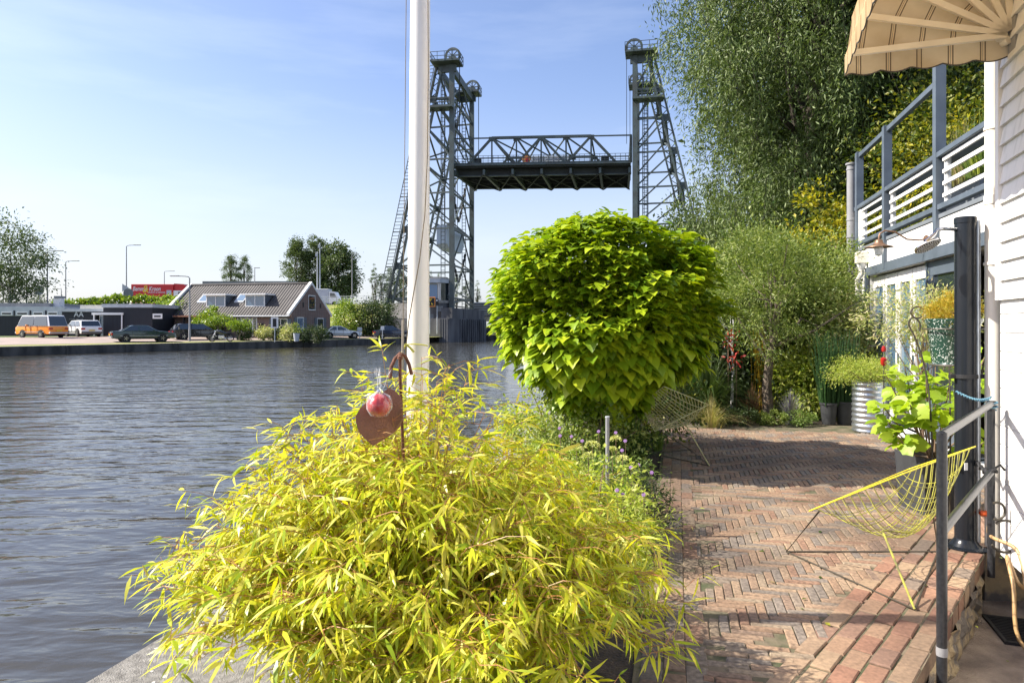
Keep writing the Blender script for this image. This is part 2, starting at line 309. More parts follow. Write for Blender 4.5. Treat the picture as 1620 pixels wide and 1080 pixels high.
def tiles(name, c1, c2, sx=1, rows=3.2):
    m = mat(name, c1, .75, scale=.6, col2=c2); b = m.node_tree.nodes['Principled BSDF']
    tc = nd(m, 'ShaderNodeTexCoord'); mp = nd(m, 'ShaderNodeMapping'); lk(m, tc.outputs['UV'], mp.inputs[0])
    w = nd(m, 'ShaderNodeTexWave'); w.wave_profile = 'SIN'; w.bands_direction = 'X'; w.inputs['Scale'].default_value = 1.25; lk(m, mp.outputs[0], w.inputs[0])
    w2 = nd(m, 'ShaderNodeTexWave'); w2.wave_profile = 'SAW'; w2.bands_direction = 'Y'; w2.inputs['Scale'].default_value = 1.0; lk(m, mp.outputs[0], w2.inputs[0])
    a = nd(m, 'ShaderNodeMath'); a.operation = 'ADD'; lk(m, w.outputs['Fac'], a.inputs[0]); lk(m, w2.outputs['Fac'], a.inputs[1])
    bn = nd(m, 'ShaderNodeBump'); bn.inputs['Strength'].default_value = 1; bn.inputs['Distance'].default_value = .07; lk(m, a.outputs[0], bn.inputs['Height']); lk(m, bn.outputs[0], b.inputs['Normal'])
    return m
M['tiles'] = tiles('roof_tiles', (.085, .077, .074), (.055, .05, .048))
def brickwall():
    m = M['brickw']; b = m.node_tree.nodes['Principled BSDF']; tc = nd(m, 'ShaderNodeTexCoord'); mp = nd(m, 'ShaderNodeMapping'); mp.inputs['Rotation'].default_value = (rad(90), 0, 0); lk(m, tc.outputs['Object'], mp.inputs[0])
    t = nd(m, 'ShaderNodeTexBrick'); t.inputs['Scale'].default_value = 1; t.inputs['Brick Width'].default_value = .22; t.inputs['Row Height'].default_value = .07; t.inputs['Mortar Size'].default_value = .01
    t.inputs['Color1'].default_value = (.20, .115, .09, 1); t.inputs['Color2'].default_value = (.14, .085, .07, 1); t.inputs['Mortar'].default_value = (.24, .21, .19, 1)
    lk(m, mp.outputs[0], t.inputs[0]); lk(m, t.outputs[0], b.inputs['Base Color'])
brickwall()
def watermat():
    m = bpy.data.materials.new('canal_water'); m.use_nodes = True; b = m.node_tree.nodes['Principled BSDF']
    b.inputs['Base Color'].default_value = (.045, .042, .032, 1); b.inputs['Roughness'].default_value = .04; b.inputs['IOR'].default_value = 1.45; b.inputs['Specular IOR Level'].default_value = .5
    tc = nd(m, 'ShaderNodeTexCoord'); prev = None
    big = nd(m, 'ShaderNodeTexNoise'); big.inputs['Scale'].default_value = .11; big.inputs['Detail'].default_value = 3; bmp = nd(m, 'ShaderNodeMapping'); bmp.inputs['Scale'].default_value = (1, 2.2, 1); lk(m, tc.outputs['Object'], bmp.inputs[0]); lk(m, bmp.outputs[0], big.inputs[0])
    br = nd(m, 'ShaderNodeMapRange'); br.inputs[1].default_value = .38; br.inputs[2].default_value = .62; br.inputs[3].default_value = .45; br.inputs[4].default_value = 1.0; lk(m, big.outputs[0], br.inputs[0])
    for sc, st, dist, strn, rot in ((.8, (1, 2.4, 1), .115, .7, 10), (2.4, (1, 2.2, 1), .032, .8, -8), (8, (1, 1.8, 1), .0035, .5, 14), (.09, (1, 1.6, 1), .3, .2, 0)):
        mp = nd(m, 'ShaderNodeMapping'); mp.inputs['Scale'].default_value = st; mp.inputs['Rotation'].default_value = (0, 0, rad(rot)); lk(m, tc.outputs['Object'], mp.inputs[0])
        n = nd(m, 'ShaderNodeTexNoise'); n.inputs['Scale'].default_value = sc; n.inputs['Detail'].default_value = 3; n.inputs['Roughness'].default_value = .45; n.inputs['Distortion'].default_value = .35; lk(m, mp.outputs[0], n.inputs[0])
        bn = nd(m, 'ShaderNodeBump'); bn.inputs['Strength'].default_value = strn; bn.inputs['Distance'].default_value = dist; lk(m, n.outputs[0], bn.inputs['Height'])
        if 1 < sc: lk(m, br.outputs[0], bn.inputs['Strength'])
        if prev: lk(m, prev.outputs[0], bn.inputs['Normal'])
        prev = bn
    lk(m, prev.outputs[0], b.inputs['Normal']); return m
L = dict(
 bamboo=leafmat('bamboo_leaf', [(.24, .36, .012), (.50, .57, .02), (.72, .69, .035), (.38, .50, .015), (.74, .68, .14), (.60, .62, .02), (.74, .62, .10), (.28, .40, .015)], .42, .38, tint=(1.2, 1.15, .5)),
 catalpa=leafmat('catalpa_leaf', [(.09, .18, .008), (.28, .40, .014), (.48, .56, .025), (.16, .29, .012), (.38, .48, .02)], .32, .4, tint=(1.2, 1.2, .4)),
 willow=leafmat('willow_leaf', [(.06, .10, .02), (.115, .17, .035), (.20, .25, .085), (.08, .125, .025)], .25, .5, tint=(1.1, 1.2, .6)),
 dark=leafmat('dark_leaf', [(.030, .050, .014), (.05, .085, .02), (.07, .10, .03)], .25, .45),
 maple=leafmat('yellow_green_leaf', [(.025, .05, .008), (.06, .10, .010), (.28, .27, .025), (.035, .065, .01), (.10, .14, .015)], .3, .5),
 olive=leafmat('grey_green_leaf', [(.07, .125, .015), (.17, .24, .035), (.32, .36, .10), (.11, .17, .025)], .35, .45, tint=(1.1, 1.15, .6)),
 laurel=leafmat('laurel_leaf', [(.10, .19, .015), (.20, .30, .025), (.34, .40, .05)], .3, .3),
 poplar=leafmat('poplar_leaf', [(.055, .09, .03), (.10, .145, .05), (.15, .19, .075)], .25, .5),
 grassb=leafmat('grass_blade', [(.10, .18, .03), (.16, .24, .05), (.22, .28, .07)], .35, .5),
 reed=leafmat('horsetail', [(.03, .085, .02), (.05, .12, .03)], .2, .5), drygrass=leafmat('dry_grass', [(.45, .36, .19), (.34, .30, .12), (.25, .27, .08)], .35, .6),
 gold=leafmat('gold_leaf', [(.16, .20, .012), (.46, .38, .02), (.34, .34, .02), (.10, .15, .012), (.52, .42, .04)], .4, .5),
 lime=leafmat('lime_leaf', [(.28, .38, .04), (.48, .52, .09), (.20, .30, .04), (.52, .50, .16)], .4, .5), fig=leafmat('fig_leaf', [(.28, .42, .02), (.40, .52, .04), (.20, .34, .02)], .45, .45, tint=(1.2, 1.2, .4)),
 varieg=leafmat('variegated_leaf', [(.18, .26, .06), (.48, .50, .22), (.60, .50, .34), (.28, .36, .09), (.55, .54, .20)], .35, .5), sedum=leafmat('golden_sedum', [(.44, .38, .04), (.55, .33, .03), (.32, .38, .05)], .3, .6),
 purple=leafmat('purple_petal', [(.24, .12, .34), (.32, .18, .42)], .3, .6), umbel=leafmat('lime_flower', [(.50, .52, .16), (.60, .60, .28)], .3, .7),
 red=leafmat('red_leaf', [(.35, .03, .02), (.50, .05, .04)], .4, .5), lav=leafmat('lavender', [(.22, .18, .30), (.16, .19, .12)], .3, .7), bronze=leafmat('bronze_blade', [(.14, .07, .045), (.25, .13, .06)], .3, .6))

# ---------------------------------------------------------------- setting: water, land, quays
def sheet(name, pts, m, kind='structure', parent=None):
    mb = MB(); mb.add(pts, [tuple(range(len(pts)))]); o = mb.build(name, m)
    if o.data.polygons[0].normal.z < 0: o.data.flip_normals()
    return tag(o, kind=kind)
ZW = -.55
sheet('water', [(-3500, -3500, ZW), (3500, -3500, ZW), (3500, 3500, ZW), (-3500, 3500, ZW)], watermat())
DD = V((.2358, .9718, 0)); PN = V((-.9718, .2358, 0))            # along the quay; towards the water
BD = V((.584, .811, 0)).normalized(); BN = V((-BD.y, BD.x, 0))   # far bank, away from water
B0 = V((-35.3, 47.0, 0))
def bk(u, s, z): p = B0+BD*u+BN*s; return (p.x, p.y, z)
UE = 40.0; BE = V(bk(UE, 0, 0))
def sl_(s): return .1+.38*min(1, max(0, (s-2)/10))**1.2
def strip(name, u0, u1, s0, s1, m, dz=0, seg=6):
    mb = MB(); vs = []; fs = []
    for i in range(seg+1):
        s = s0+(s1-s0)*i/seg; vs += [bk(u0, s, sl_(s)+dz), bk(u1, s, sl_(s)+dz)]
    for i in range(seg): fs.append((2*i, 2*i+1, 2*i+3, 2*i+2))
    mb.add(vs, fs); o = mb.build(name, m)
    return tag(o, kind='structure')
strip('far_quay_cap', -150, UE, -.02, .55, M['concrete'], seg=1)
strip('far_grass_verge', -150, UE+3, .55, 3.3, M['grass'], -.01)
strip('far_street', -150, UE+6, 3.3, 17, M['pave'], 0, 10)
strip('far_ground', -150, UE+4, 17, 60, M['field'], 0, 1)
mb = MB(); mb.add([bk(-150, 0, .1), bk(UE, 0, .1), bk(UE, 0, -1.5), bk(-150, 0, -1.5)], [(0, 1, 2, 3)]); 
for i in range(-18, 10): p = V(bk(i*4.2, -.04, -.25)); mb.box(p, (.12, .08, .7), atan2(BD.y, BD.x))
tag(mb.build('far_quay_wall', M['darkwall']), kind='structure')
e2 = V((-11.2, 87, 0))
sheet('far_land', [bk(-150, 59, .44), bk(UE, 59, .44), (BE.x, BE.y, .09), (e2.x, e2.y, .09), tuple(V((-11.2, 87, .09))+DD*16), tuple(V((-8.5, 103, .09))+DD*2500+V((-30, 0, 0))), (-3400, 3000, .44), (-3400, 200, .44)], M['field'])
mb = MB(); P = [BE, e2, e2+DD*16, e2+DD*2500+V((-30, 0, 0))]
for a, b in zip(P, P[1:]): mb.quad((a.x, a.y, .1), (b.x, b.y, .1), (b.x, b.y, -1.5), (a.x, a.y, -1.5))
tag(mb.build('far_quay_wall', M['darkwall']), kind='structure')
# near side: quay, planting bed, land behind the garden
aD_ = atan2(DD.y, DD.x)
def nl(Lp, d, z=0): return (Lp+.2426*d, d, z)
mb = MB(); q_ = random.Random(8)
mb.add([nl(-2.575, -30, -.045), nl(-1.55, -30, -.045), nl(-1.55, 120, -.045), nl(-2.575, 120, -.045), nl(-2.575, -30, -1.6), nl(-2.575, 120, -1.6)], [(0, 1, 2, 3), (0, 3, 5, 4)])
d_ = -6.0
while d_ < 110:
    l_ = q_.uniform(1.2, 1.7) if d_ < 25 else 12
    c_ = (V(nl(-2.6, d_))+V(nl(-1.55, d_+l_)))/2; mb.box((c_.x, c_.y, -.092+q_.uniform(-.003, .003)), (l_*1.028-.012, 1.02, .16), aD_, .012); d_ += l_
tag(mb.build('quay', M['quay']), kind='structure')
sheet('garden_soil', [nl(-1.55, -8, -.02), nl(-.14, -8, -.02), nl(-.14, 10.6, -.02), nl(3.4, 10.6, -.02), nl(3.4, 22, -.02), nl(-1.55, 22, -.02)], M['soil'])
sheet('near_land', [nl(-1.55, 22, -.03), nl(3.4, 22, -.03), (60, 22, -.03), (3000, 22, -.03), (3000, 3000, -.03), nl(-1.55, 3000, -.03)], M['field'])
r = rs(3); mb = MB()
for k in range(330):                                                # bird lime and lichen spots
    L0 = r.uniform(-2.55, -1.6); d = 1.2+6*r.random()**2; q = nl(L0, d, -.0095); n = 7; a0 = r.random()*6; s = r.uniform(.004, .017)
    mb.add([(q[0]+s*cos(a0+2*pi*i/n)*r.uniform(.6, 1.5), q[1]+s*1.2*sin(a0+2*pi*i/n)*r.uniform(.5, 1.2), q[2]) for i in range(n)], [tuple(range(n))])
tag(mb.build('lichen_spots', M['lichen']), 'pale lichen and lime spots scattered over the grey quay stone', 'lichen', kind='stuff')

# brick terrace: every paver is a bevelled block
E0, E1 = V((1.89, 3.13, 0)), V((3.30, 4.74, 0)); ED = (E1-E0).normalized(); EN = V((ED.y, -ED.x, 0))     # skewed right-hand edge; EN points to the path
def brick(mb, c, ang, l, w, r, h=.06, gap=.75):
    z = r.uniform(-.003, .003)*(gap*1.2); tx, ty = r.normal(0, .006, 2); ca, sa = cos(ang), sin(ang); l -= r.uniform(.004, .009)*gap; w -= r.uniform(.004, .008)*gap; V_ = []
    for zz, k in ((-h, 0), (-.007, 0), (0, .005)):
        for a, b in ((-1, -1), (1, -1), (1, 1), (-1, 1)):
            x = a*(l/2-k); y = b*(w/2-k); V_.append((c[0]+x*ca-y*sa, c[1]+x*sa+y*ca, z+zz+(x*tx+y*ty if zz > -.05 else 0)))
    mb.add(V_, [(8, 9, 10, 11)]+[(l_*4+i, l_*4+(i+1) % 4, l_*4+4+(i+1) % 4, l_*4+4+i) for l_ in range(2) for i in range(4)])
def in_edge(p, m=0): return (V((p[0], p[1], 0))-E0).dot(EN) < -m
aD = atan2(DD.y, DD.x); aE = atan2(ED.y, ED.x)
U = .0525; rr = rs(11); mb = MB()
def uv2(u, v): p = DD*v-PN*u; return (p.x, p.y)          # u to the right of the quay line, v along it
U0, U1, V0, V1 = .12, 3.18, .6, 10.75
def ok(p): return in_edge(p, .47) or p[1] > 5.6
bands = ((3.15, 3.52), (6.5, 6.75))
NB = int((U1-U0)/U)+1
for vi in range(int(V0/U), int(V1/U)):
    v = (vi+.5)*U
    inb = any(a <= v < b for a, b in bands)
    if inb:
        k = 0
        for u in np.arange(U0+(vi % 2)*.1, U1, .205):
            p = uv2(u+.1, v)
            if ok(p): brick(mb, p, aD-pi/2, .205, U, rr)
        continue
    for ui in range(int(U0/U), int(U1/U)):
        if (ui-vi) % 8 == 0:
            p = uv2((ui+2)*U, v)
            if ok(p) and not any(a-.02 <= v < b+.02 for a, b in bands): brick(mb, p, aD-pi/2, 4*U, U, rr)
        elif (ui-vi) % 8 == 7:                               # vertical brick starting here
            vc = (vi+2)*U; p = uv2((ui+.5)*U, vc)
            if ok(p):
                lo, hi = vi*U, (vi+4)*U; cut = None
                for a, b in bands:
                    if lo < a < hi: hi = a
                    if lo < b < hi: lo = b
                if hi-lo > .04: brick(mb, uv2((ui+.5)*U, (lo+hi)/2), aD, hi-lo, U, rr)
# left border courses
for j in range(3):
    for v in np.arange(V0+(j % 2)*.1, V1, .205): brick(mb, uv2(-.155+.1*j+.04, v+.1+rr.normal()*.02), aD+rr.normal()*.012, .195, .102, rr, gap=.6)
tag(mb.build('brick_terrace', M['bricks']), kind='structure')
mb = MB()
for j in range(5):
    for k in range(int(6.2/.205)):
        q = E0+ED*(-2.2+(k+.5*(j % 2))*.205)-EN*(.05+.1*j)
        if q.y < 5.75 and q.x > -.3: brick(mb, (q.x, q.y), aE+r.normal()*.012, .205, .1, rr, .12 if j == 0 else .06, 1.5)
tag(mb.build('terrace_edge_bricks', M['edge']), kind='structure')
sheet('terrace_bed', [tuple(E0-ED*2.6+V((0, 0, -.0085))), tuple(E0+ED*2.35+V((0, 0, -.0085))), nl(3.4, 5.5, -.0085), nl(3.4, 10.8, -.0085), nl(-.2, 10.8, -.0085), nl(-.2, -2, -.0085)], M['joint'])
# rubble face of the step and the lower path
mb = MB(); r = rs(5)
nx, nz_ = 40, 7
for i in range(nx+1):
    for j in range(nz_+1):
        p = E0+ED*(-2.4+4.25*i/nx)+EN*(-.015+.035*r.random()); mb.v.append((p.x, p.y, -.10-.30*j/nz_))
mb.f = [(i*(nz_+1)+j, (i+1)*(nz_+1)+j, (i+1)*(nz_+1)+j+1, i*(nz_+1)+j+1) for i in range(nx) for j in range(nz_)]
M['rubble'] = mat('old_rubble_masonry', (.40, .31, .18), .95, scale=7, bump=1, bscale=25, col2=(.16, .14, .12), rmp=(.42, .55))
tag(mb.build('terrace_step_wall', M['rubble']), kind='structure')
sheet('path', [(-3, -6, -.35), (20, -6, -.35), (20, 6, -.35), (3, 6, -.35), (1.0, 1.6, -.35)], M['path'])
mb = MB(); mb.add([(3.27, 4.72, -.36), (9, 4.72, -.36), (9, 4.72, -.005), (3.27, 4.72, -.005), (3.27, 6, -.36), (3.27, 6, -.005), (9, 6, -.005)], [(0, 1, 2, 3), (0, 3, 5, 4), (3, 2, 6, 5)])
tag(mb.build('plinth', M['rubble']), kind='structure')
# drain grate
g = thing('drain_grate', (3.16, 4.22, -.345), 'black slotted drain grate set in the path by the clapboard wall', 'grate')
mb = MB(); gx = V((.322, .947, 0)); gy = V((.947, -.322, 0)); o = V((3.16, 4.22, -.343)); ga = atan2(gx.y, gx.x)
mb.box(o+gx*.2, (.02, .3, .02), ga); mb.box(o-gx*.2, (.02, .3, .02), ga); mb.box(o+gy*.15, (.42, .02, .02), ga); mb.box(o-gy*.15, (.42, .02, .02), ga); mb.build('frame', M['black'], g)
mb = MB()
for i in range(15): mb.box(o+gx*(-.18+.0257*i), (.008, .28, .016), ga)
mb.build('grille', M['black'], g)

# ---------------------------------------------------------------- embankment and elevated road to the bridge
OL = V((-.97, .24, 0)).normalized()
def eb(t, w, z): p = V((-15.5, 97.5, 0))+OL*t+V((.24, .97, 0))*w; return (p.x, p.y, z)
mb = MB(); mb.add([eb(0, -13, .4), eb(0, -6, 4.4), eb(0, 6, 4.4), eb(0, 13, .4), eb(230, -13, .4), eb(230, -6, 4.4), eb(230, 6, 4.4), eb(230, 13, .4)], [(0, 1, 2, 3), (0, 4, 5, 1), (1, 5, 6, 2), (2, 6, 7, 3), (4, 7, 6, 5)])
tag(mb.build('embankment', M['grass']), kind='structure')
mb = MB(); mb.add([eb(-.5, -5.6, 4.45), eb(230, -5.6, 4.45), eb(230, 5.6, 4.45), eb(-.5, 5.6, 4.45)], [(0, 1, 2, 3)]); tag(mb.build('elevated_road', M['asphalt']), kind='structure')
# ---------------------------------------------------------------- vehicles
def profile_loft(mb, prof, hw, n=None):
    """side profile (x, z) with a half width for each point, closed by side faces"""
    k = len(prof); vs = []
    for sgn in (-1, 1):
        for f in (1, .86):
            pass
    ring = lambda y: [(x, y*hw(x, z), z) for x, z in prof]
    sh = .93
    cx = sum(p[0] for p in prof)/k; cz = sum(p[1] for p in prof)/k
    def inset(y, s): return [(cx+(x-cx)*s, y*hw(x, z), cz+(z-cz)*s) for x, z in prof]
    rows = [inset(-1, .955), ring(-.955), ring(.955), inset(1, .955)]
    for rw in rows: vs += rw
    fs = [tuple(range(k-1, -1, -1)), tuple(3*k+i for i in range(k))]
    for l in range(3): fs += [(l*k+i, l*k+(i+1) % k, (l+1)*k+(i+1) % k, (l+1)*k+i) for i in range(k)]
    return mb.add(vs, fs)
def wheel(parent, x, y, r, hub=M['chrome'], w=.2, spokes=5, name='wheel'):
    s = 1 if y > 0 else -1
    o = MB().lathe([(r*.62, -w/2), (r*.93, -w/2), (r, -w/3), (r, w/3), (r*.93, w/2), (r*.62, w/2)], (x, y, r), 22, 1).build(name, M['rubber'], parent, True, False)
    mb = MB().lathe([(r*.64, w*.3*s), (r*.60, w*.42*s), (r*.5, w*.34*s), (r*.16, w*.38*s), (r*.12, w*.52*s), (.01, w*.53*s)], (x, y, r), 18, 1, False)
    for i in range(spokes): a = 2*pi*i/spokes; mb.beam((x+r*.15*cos(a), y+w*.46*s, r+r*.15*sin(a)), (x+r*.6*cos(a), y+w*.46*s, r+r*.6*sin(a)), r*.12, .02, (0, 1, 0))
    c = mb.build('rim', hub, o, False, False); return o
def car(name, loc, rz, label, cat, paint, L_=4.6, Wd=1.8, belt=.92, roof=1.42, prof=None, cab=None, group=None, wr=.32, wb=2.7, lower=None, roofm=None, plate=True, scale=1):
    """x forward; parts: body, roof/cabin, glass, wheels, lamps, bumpers, plate"""
    root = thing(name, loc, label, cat, group, rz); h = L_/2; w = Wd/2
    prof = prof or [(-h+.05, .28), (-h, .5), (-h+.05, belt-.12), (-h+.12, belt), (-.2, belt+.02), (h-1.3, belt), (h-.25, belt-.17), (h, .6), (h-.03, .3)]
    cab = cab or [(-h+.55, belt-.02), (-h+1.25, roof), (h-2.3, roof), (h-1.35, belt-.02)]
    hw = lambda x, z: w*(1-.10*max(0, z-belt)/(roof-belt+.01)*1.6)*(1-.06*max(0, (abs(x)-h*.72)/(h*.28)))*(1-.04*max(0, .5-z))
    body = profile_loft(MB(), prof, hw).build('body', paint, root, True, False)
    profile_loft(MB(), cab, hw).build('cabin', roofm or paint, root, True, False)
    bm_ = MB()                                             # wheel arches and sills
    xs = (-wb/2, wb/2)
    for x in xs:
        for s in (-1, 1): bm_.lathe([(wr*1.2, -.02), (wr*1.2, .012)], (x, s*(w*.985), wr*1.02), 20, 1)
    bm_.box((0, 0, .3), (L_*.8, Wd*.97, .12)); bm_.build('underbody', M['black'], root, False, False)
    for x in xs:
        for s in (-1, 1): wheel(root, x, s*(w-.06), wr)
    # glass: side panes, windscreen, rear window as slightly proud panes
    (x0, z0), (x1, z1), (x2, z2), (x3, z3) = cab[0], cab[1], cab[-2], cab[-1]; zb = belt+.03; zt = roof-.07
    fr = lambda z, xa, xb: xa+(xb-xa)*(z-z0)/(z1-z0)
    for s in (-1, 1):
        A = [fr(zb, x0, x1)+.2, fr(zt, x0, x1)+.12, fr(zt, x3, x2)-.1, fr(zb, x3, x2)-.14]; mid = (A[1]+A[2])/2-.05
        for (p, q, t, u) in ((A[0], A[1], mid-.05, mid-.05), (mid+.05, mid+.05, A[2], A[3])):
            y = lambda z: s*(hw(0, z)+.006)
            MB().add([(p, y(zb), zb), (q, y(zt), zt), (t, y(zt), zt), (u, y(zb), zb), (p, y(zb)-s*.02, zb), (q, y(zt)-s*.02, zt), (t, y(zt)-s*.02, zt), (u, y(zb)-s*.02, zb)],
                     [(0, 1, 2, 3), (7, 6, 5, 4), (0, 4, 5, 1), (1, 5, 6, 2), (2, 6, 7, 3), (3, 7, 4, 0)]).build('side_window', M['glass'], root, False, False)
    for nm, xa, xb, sg in (('rear_window', x0, x1, -1), ('windscreen', x3, x2, 1)):
        n = V(((z1-z0)*sg, 0, abs(xb-xa))).normalized()*.012; q = [(fr(zb, xa, xb), -hw(0, zb)*.86, zb), (fr(zb, xa, xb), hw(0, zb)*.86, zb), (fr(zt, xa, xb), hw(0, zt)*.88, zt), (fr(zt, xa, xb), -hw(0, zt)*.88, zt)]
        MB().prism([V(p)-n for p in q], n*2).build(nm, M['glass'], root, False, False)
    for s in (-1, 1):
        for xx in (-wb/2+wr*1.5, .12, wb/2-wr*1.25): MB().box((xx, s*(w*.985), (belt+.36)/2+.05), (.014, .03, belt-.42)).build('door_seam', M['black'], root, False, False)
        mb = MB(); mb.box((0, s*(w*.992), .52), (L_*.74, .03, .05)); mb.build('side_moulding', lower or M['black'], root, False, False)
        MB().box((-h+.035, s*(w-.22), belt-.22), (.1, .34, .16), 0, .01).build('tail_light', M['redlamp'], root, False, False)
        MB().box((h-.07, s*(w-.24), .62), (.12, .3, .13), 0, .01).build('headlight', M['lampglass'], root, False, False)
        MB().box((h-1.75 if L_ > 4 else h-1.3, s*(w+.06), belt+.08), (.1, .16, .11), 0, .02).build('mirror', paint, root, False, False)
    for x in (-h+.0, h-.02): MB().box((x, 0, .42), (.12, Wd*.93, .14), 0, .03).build('bumper', lower or M['black'], root, False, False)
    if plate: MB().box((-h-.045 if not lower else -h-.065, 0, .55 if not lower else .62), (.02, .5, .11)).build('number_plate', M['plate'], root, False, False)
    if scale != 1: root.scale = (scale,)*3
    return root
def gz(x, y, s=None):                                      # far bank ground height at a point
    s = (V((x, y, 0))-B0).dot(BN); return sl_(s)
def on(px, d): x = (px-HX)/F*d; return (x, d, gz(x, d)+.004)

# orange and white camper van, seen from its rear left corner
h = 2.28
vp = [(-h, .32), (-h-.02, .6), (-h, 1.02), (h-.25, 1.02), (h, .9), (h, .4), (h-.1, .3)]
vn = car('camper_van', on(66, 61.5), rad(158), 'orange camper van with a white roof parked beside the black building', 'van', M['orange'], L_=4.56, Wd=1.84, belt=1.02, roof=1.96, prof=vp,
    cab=[(-h, 1.0), (-h+.32, 1.9), (-h+.42, 1.98), (h-.95, 1.98), (h-.75, 1.92), (h-.22, 1.0)], roofm=M['carwhite'], lower=M['cargrey'], wb=2.46, wr=.32)
vn.rotation_euler[2] = rad(158)
# white electric suv
sv = car('suv', on(131, 66), rad(141), 'white suv parked between the orange van and the glass entrance', 'car', M['carwhite'], L_=4.5, Wd=1.9, belt=1.0, roof=1.58, wr=.37,
    prof=[(-2.2, .32), (-2.25, .6), (-2.22, .95), (-2.1, 1.02), (1.2, 1.02), (2.05, .88), (2.25, .7), (2.22, .35)], cab=[(-2.15, .98), (-1.75, 1.5), (-1.5, 1.58), (.5, 1.55), (1.3, .98)], lower=M['carblack'])
sd = car('sedan', on(226, 59), rad(38), 'dark green vintage sedan parked side on near the quay edge', 'car', M['green'], L_=4.9, Wd=1.78, belt=.90, roof=1.40, wb=2.8, lower=M['cargrey'],
    prof=[(-2.42, .3), (-2.45, .55), (-2.42, .84), (-2.3, .92), (-1.4, .96), (1.0, .95), (2.25, .80), (2.42, .7), (2.42, .35), (2.3, .28)], cab=[(-1.75, .93), (-1.05, 1.36), (-.85, 1.41), (.25, 1.40), (1.05, .93)])
wg = car('station_wagon', on(312, 65), rad(38), 'black station wagon parked in front of the farmhouse hedge', 'car', M['carblack'], L_=4.6, Wd=1.8, belt=.95, roof=1.48,
    cab=[(-2.2, .93), (-1.75, 1.44), (-1.5, 1.5), (.4, 1.48), (1.3, .93)])
car('coupe', on(539, 76), rad(25), 'white car parked right of the farmhouse gable', 'car', M['carwhite'], L_=4.4, belt=.88, roof=1.36)
car('hatchback', on(621, 79), rad(20), 'dark blue car parked beside the bridge embankment', 'car', M['carblue'], L_=4.3, belt=.92, roof=1.42)
# motorcycle in front of the farmhouse
def motorcycle(loc, rz):
    t = thing('motorcycle', loc, 'black and chrome motorcycle parked beside the station wagon', 'motorcycle', None, rz)
    for x in (-.75, .75):
        o = MB().lathe([(.24, -.05), (.31, -.055), (.33, 0), (.31, .055), (.24, .05)], (x, 0, .33), 20, 1, False).build('wheel', M['rubber'], t, True, False)
        mb = MB().lathe([(.245, -.02), (.25, .02)], (x, 0, .33), 20, 1, False)
        for i in range(8): a = pi*i/4; mb.beam((x, 0, .33), (x+.24*cos(a), 0, .33+.24*sin(a)), .015)
        mb.build('rim', M['chrome'], t, False, False)
    MB().tube([(-.45, 0, .72), (-.2, 0, .78), (.1, 0, .92), (.35, 0, .88)], [.08, .13, .16, .06], 12).build('fuel_tank', M['carblack'], t, True, False)
    MB().tube([(-.85, 0, .74), (-.6, 0, .76), (-.25, 0, .74)], [.07, .12, .09], 10).build('seat', M['black'], t, True, False)
    MB().box((0, 0, .42), (.5, .3, .36), 0, .06).build('engine', M['chrome'], t, False, False)
    MB().tube([(.1, -.2, .28), (-.9, -.2, .3)], .05, 8).build('exhaust', M['chrome'], t, True, False)
    mb = MB(); [mb.tube([(.75, y, .33), (.42, y, .98)], .028, 6) for y in (-.1, .1)]; mb.build('fork', M['chrome'], t, True, False)
    MB().tube([(.28, -.4, 1.08), (.42, -.2, 1.02), (.42, .2, 1.02), (.28, .4, 1.08)], .018, 6).build('handlebar', M['chrome'], t, True, False)
    MB().lathe([(.05, -.05), (.12, .02), (.125, .06)], (.5, 0, .9), 16, 0).build('headlight', M['lampglass'], t, True, False)
motorcycle(on(350, 61.5), rad(205))

def lamp(px, ytop, d, z0, arm, label, group='street lamps along the far roads', s=1):
    x = (px-HX)/F*d; zt = EYE-(ytop-HY)/F*d; t = thing('street_lamp', (x, d, z0), label, 'street lamp', group)
    MB().tube([(x, d, z0), (x, d, z0+1), (x, d, z0+1.05), (x, d, zt-.15)], [.11*s, .11*s, .085*s, .055*s], 8).build('pole', M['pipe_grey'], t, True)
    MB().tube([(x, d, zt-.2), (x+.1*arm, d, zt-.05), (x+.4*arm, d, zt), (x+1.0*arm, d, zt+.02)], .04*s, 6).build('arm', M['pipe_grey'], t, True)
    MB().box((x+1.35*arm, d, zt+.03), (.8, .26, .09), 0, .03).build('lamp_head', M['pipe_grey'], t)
    return t
lamp(75, 397, 76, .5, 1, 'grey street lamp rising right beside the birch crown')
lamp(104, 413, 90, .5, 1, 'grey street lamp behind the orange van, second from the birch')
lamp(200, 388, 84, .5, 1, 'tall grey street lamp with round signs left of the red truck')
lamp(260, 429, 116, 4.4, 1, 'thin street lamp standing in front of the red truck body')
lamp(300, 437, 62, gz(-29.3, 62), -1, 'street lamp by the quay in front of the farmhouse roof')
lamp(403, 424, 100, .5, .25, 'short post lamp rising above the farmhouse ridge')
lamp(557, 402, 108, 4.4, .5, 'thin lamp at the right edge of the large poplar group')
lamp(97, 457, 125, 4.4, -.6, 'small distant lamp left of the hedge top')
lamp(606, 452, 112, 4.4, -.6, 'small curved lamp before the poplar row beside the bridge')
lamp(42, 425, 80, .5, .1, 'slim lamp pole seen through the right half of the birch crown')
for px, yt, lb in ((502, 398, 'shorter of the two thin masts before the big poplars'), (506, 384, 'taller of the two thin masts before the big poplars')):
    d = 104; x = (px-HX)/F*d; z = EYE-(yt-HY)/F*d; t = thing('signal_mast', (x, d, 4.4), lb, 'mast', 'masts on the elevated road')
    MB().tube([(x, d, 4.4), (x, d, z)], [.13, .07], 8).build('pole', M['light_grey'], t, True); MB().box((x-.12, d, z-.5), (.3, .2, .5), 0, .04).build('camera_box', M['light_grey'], t)
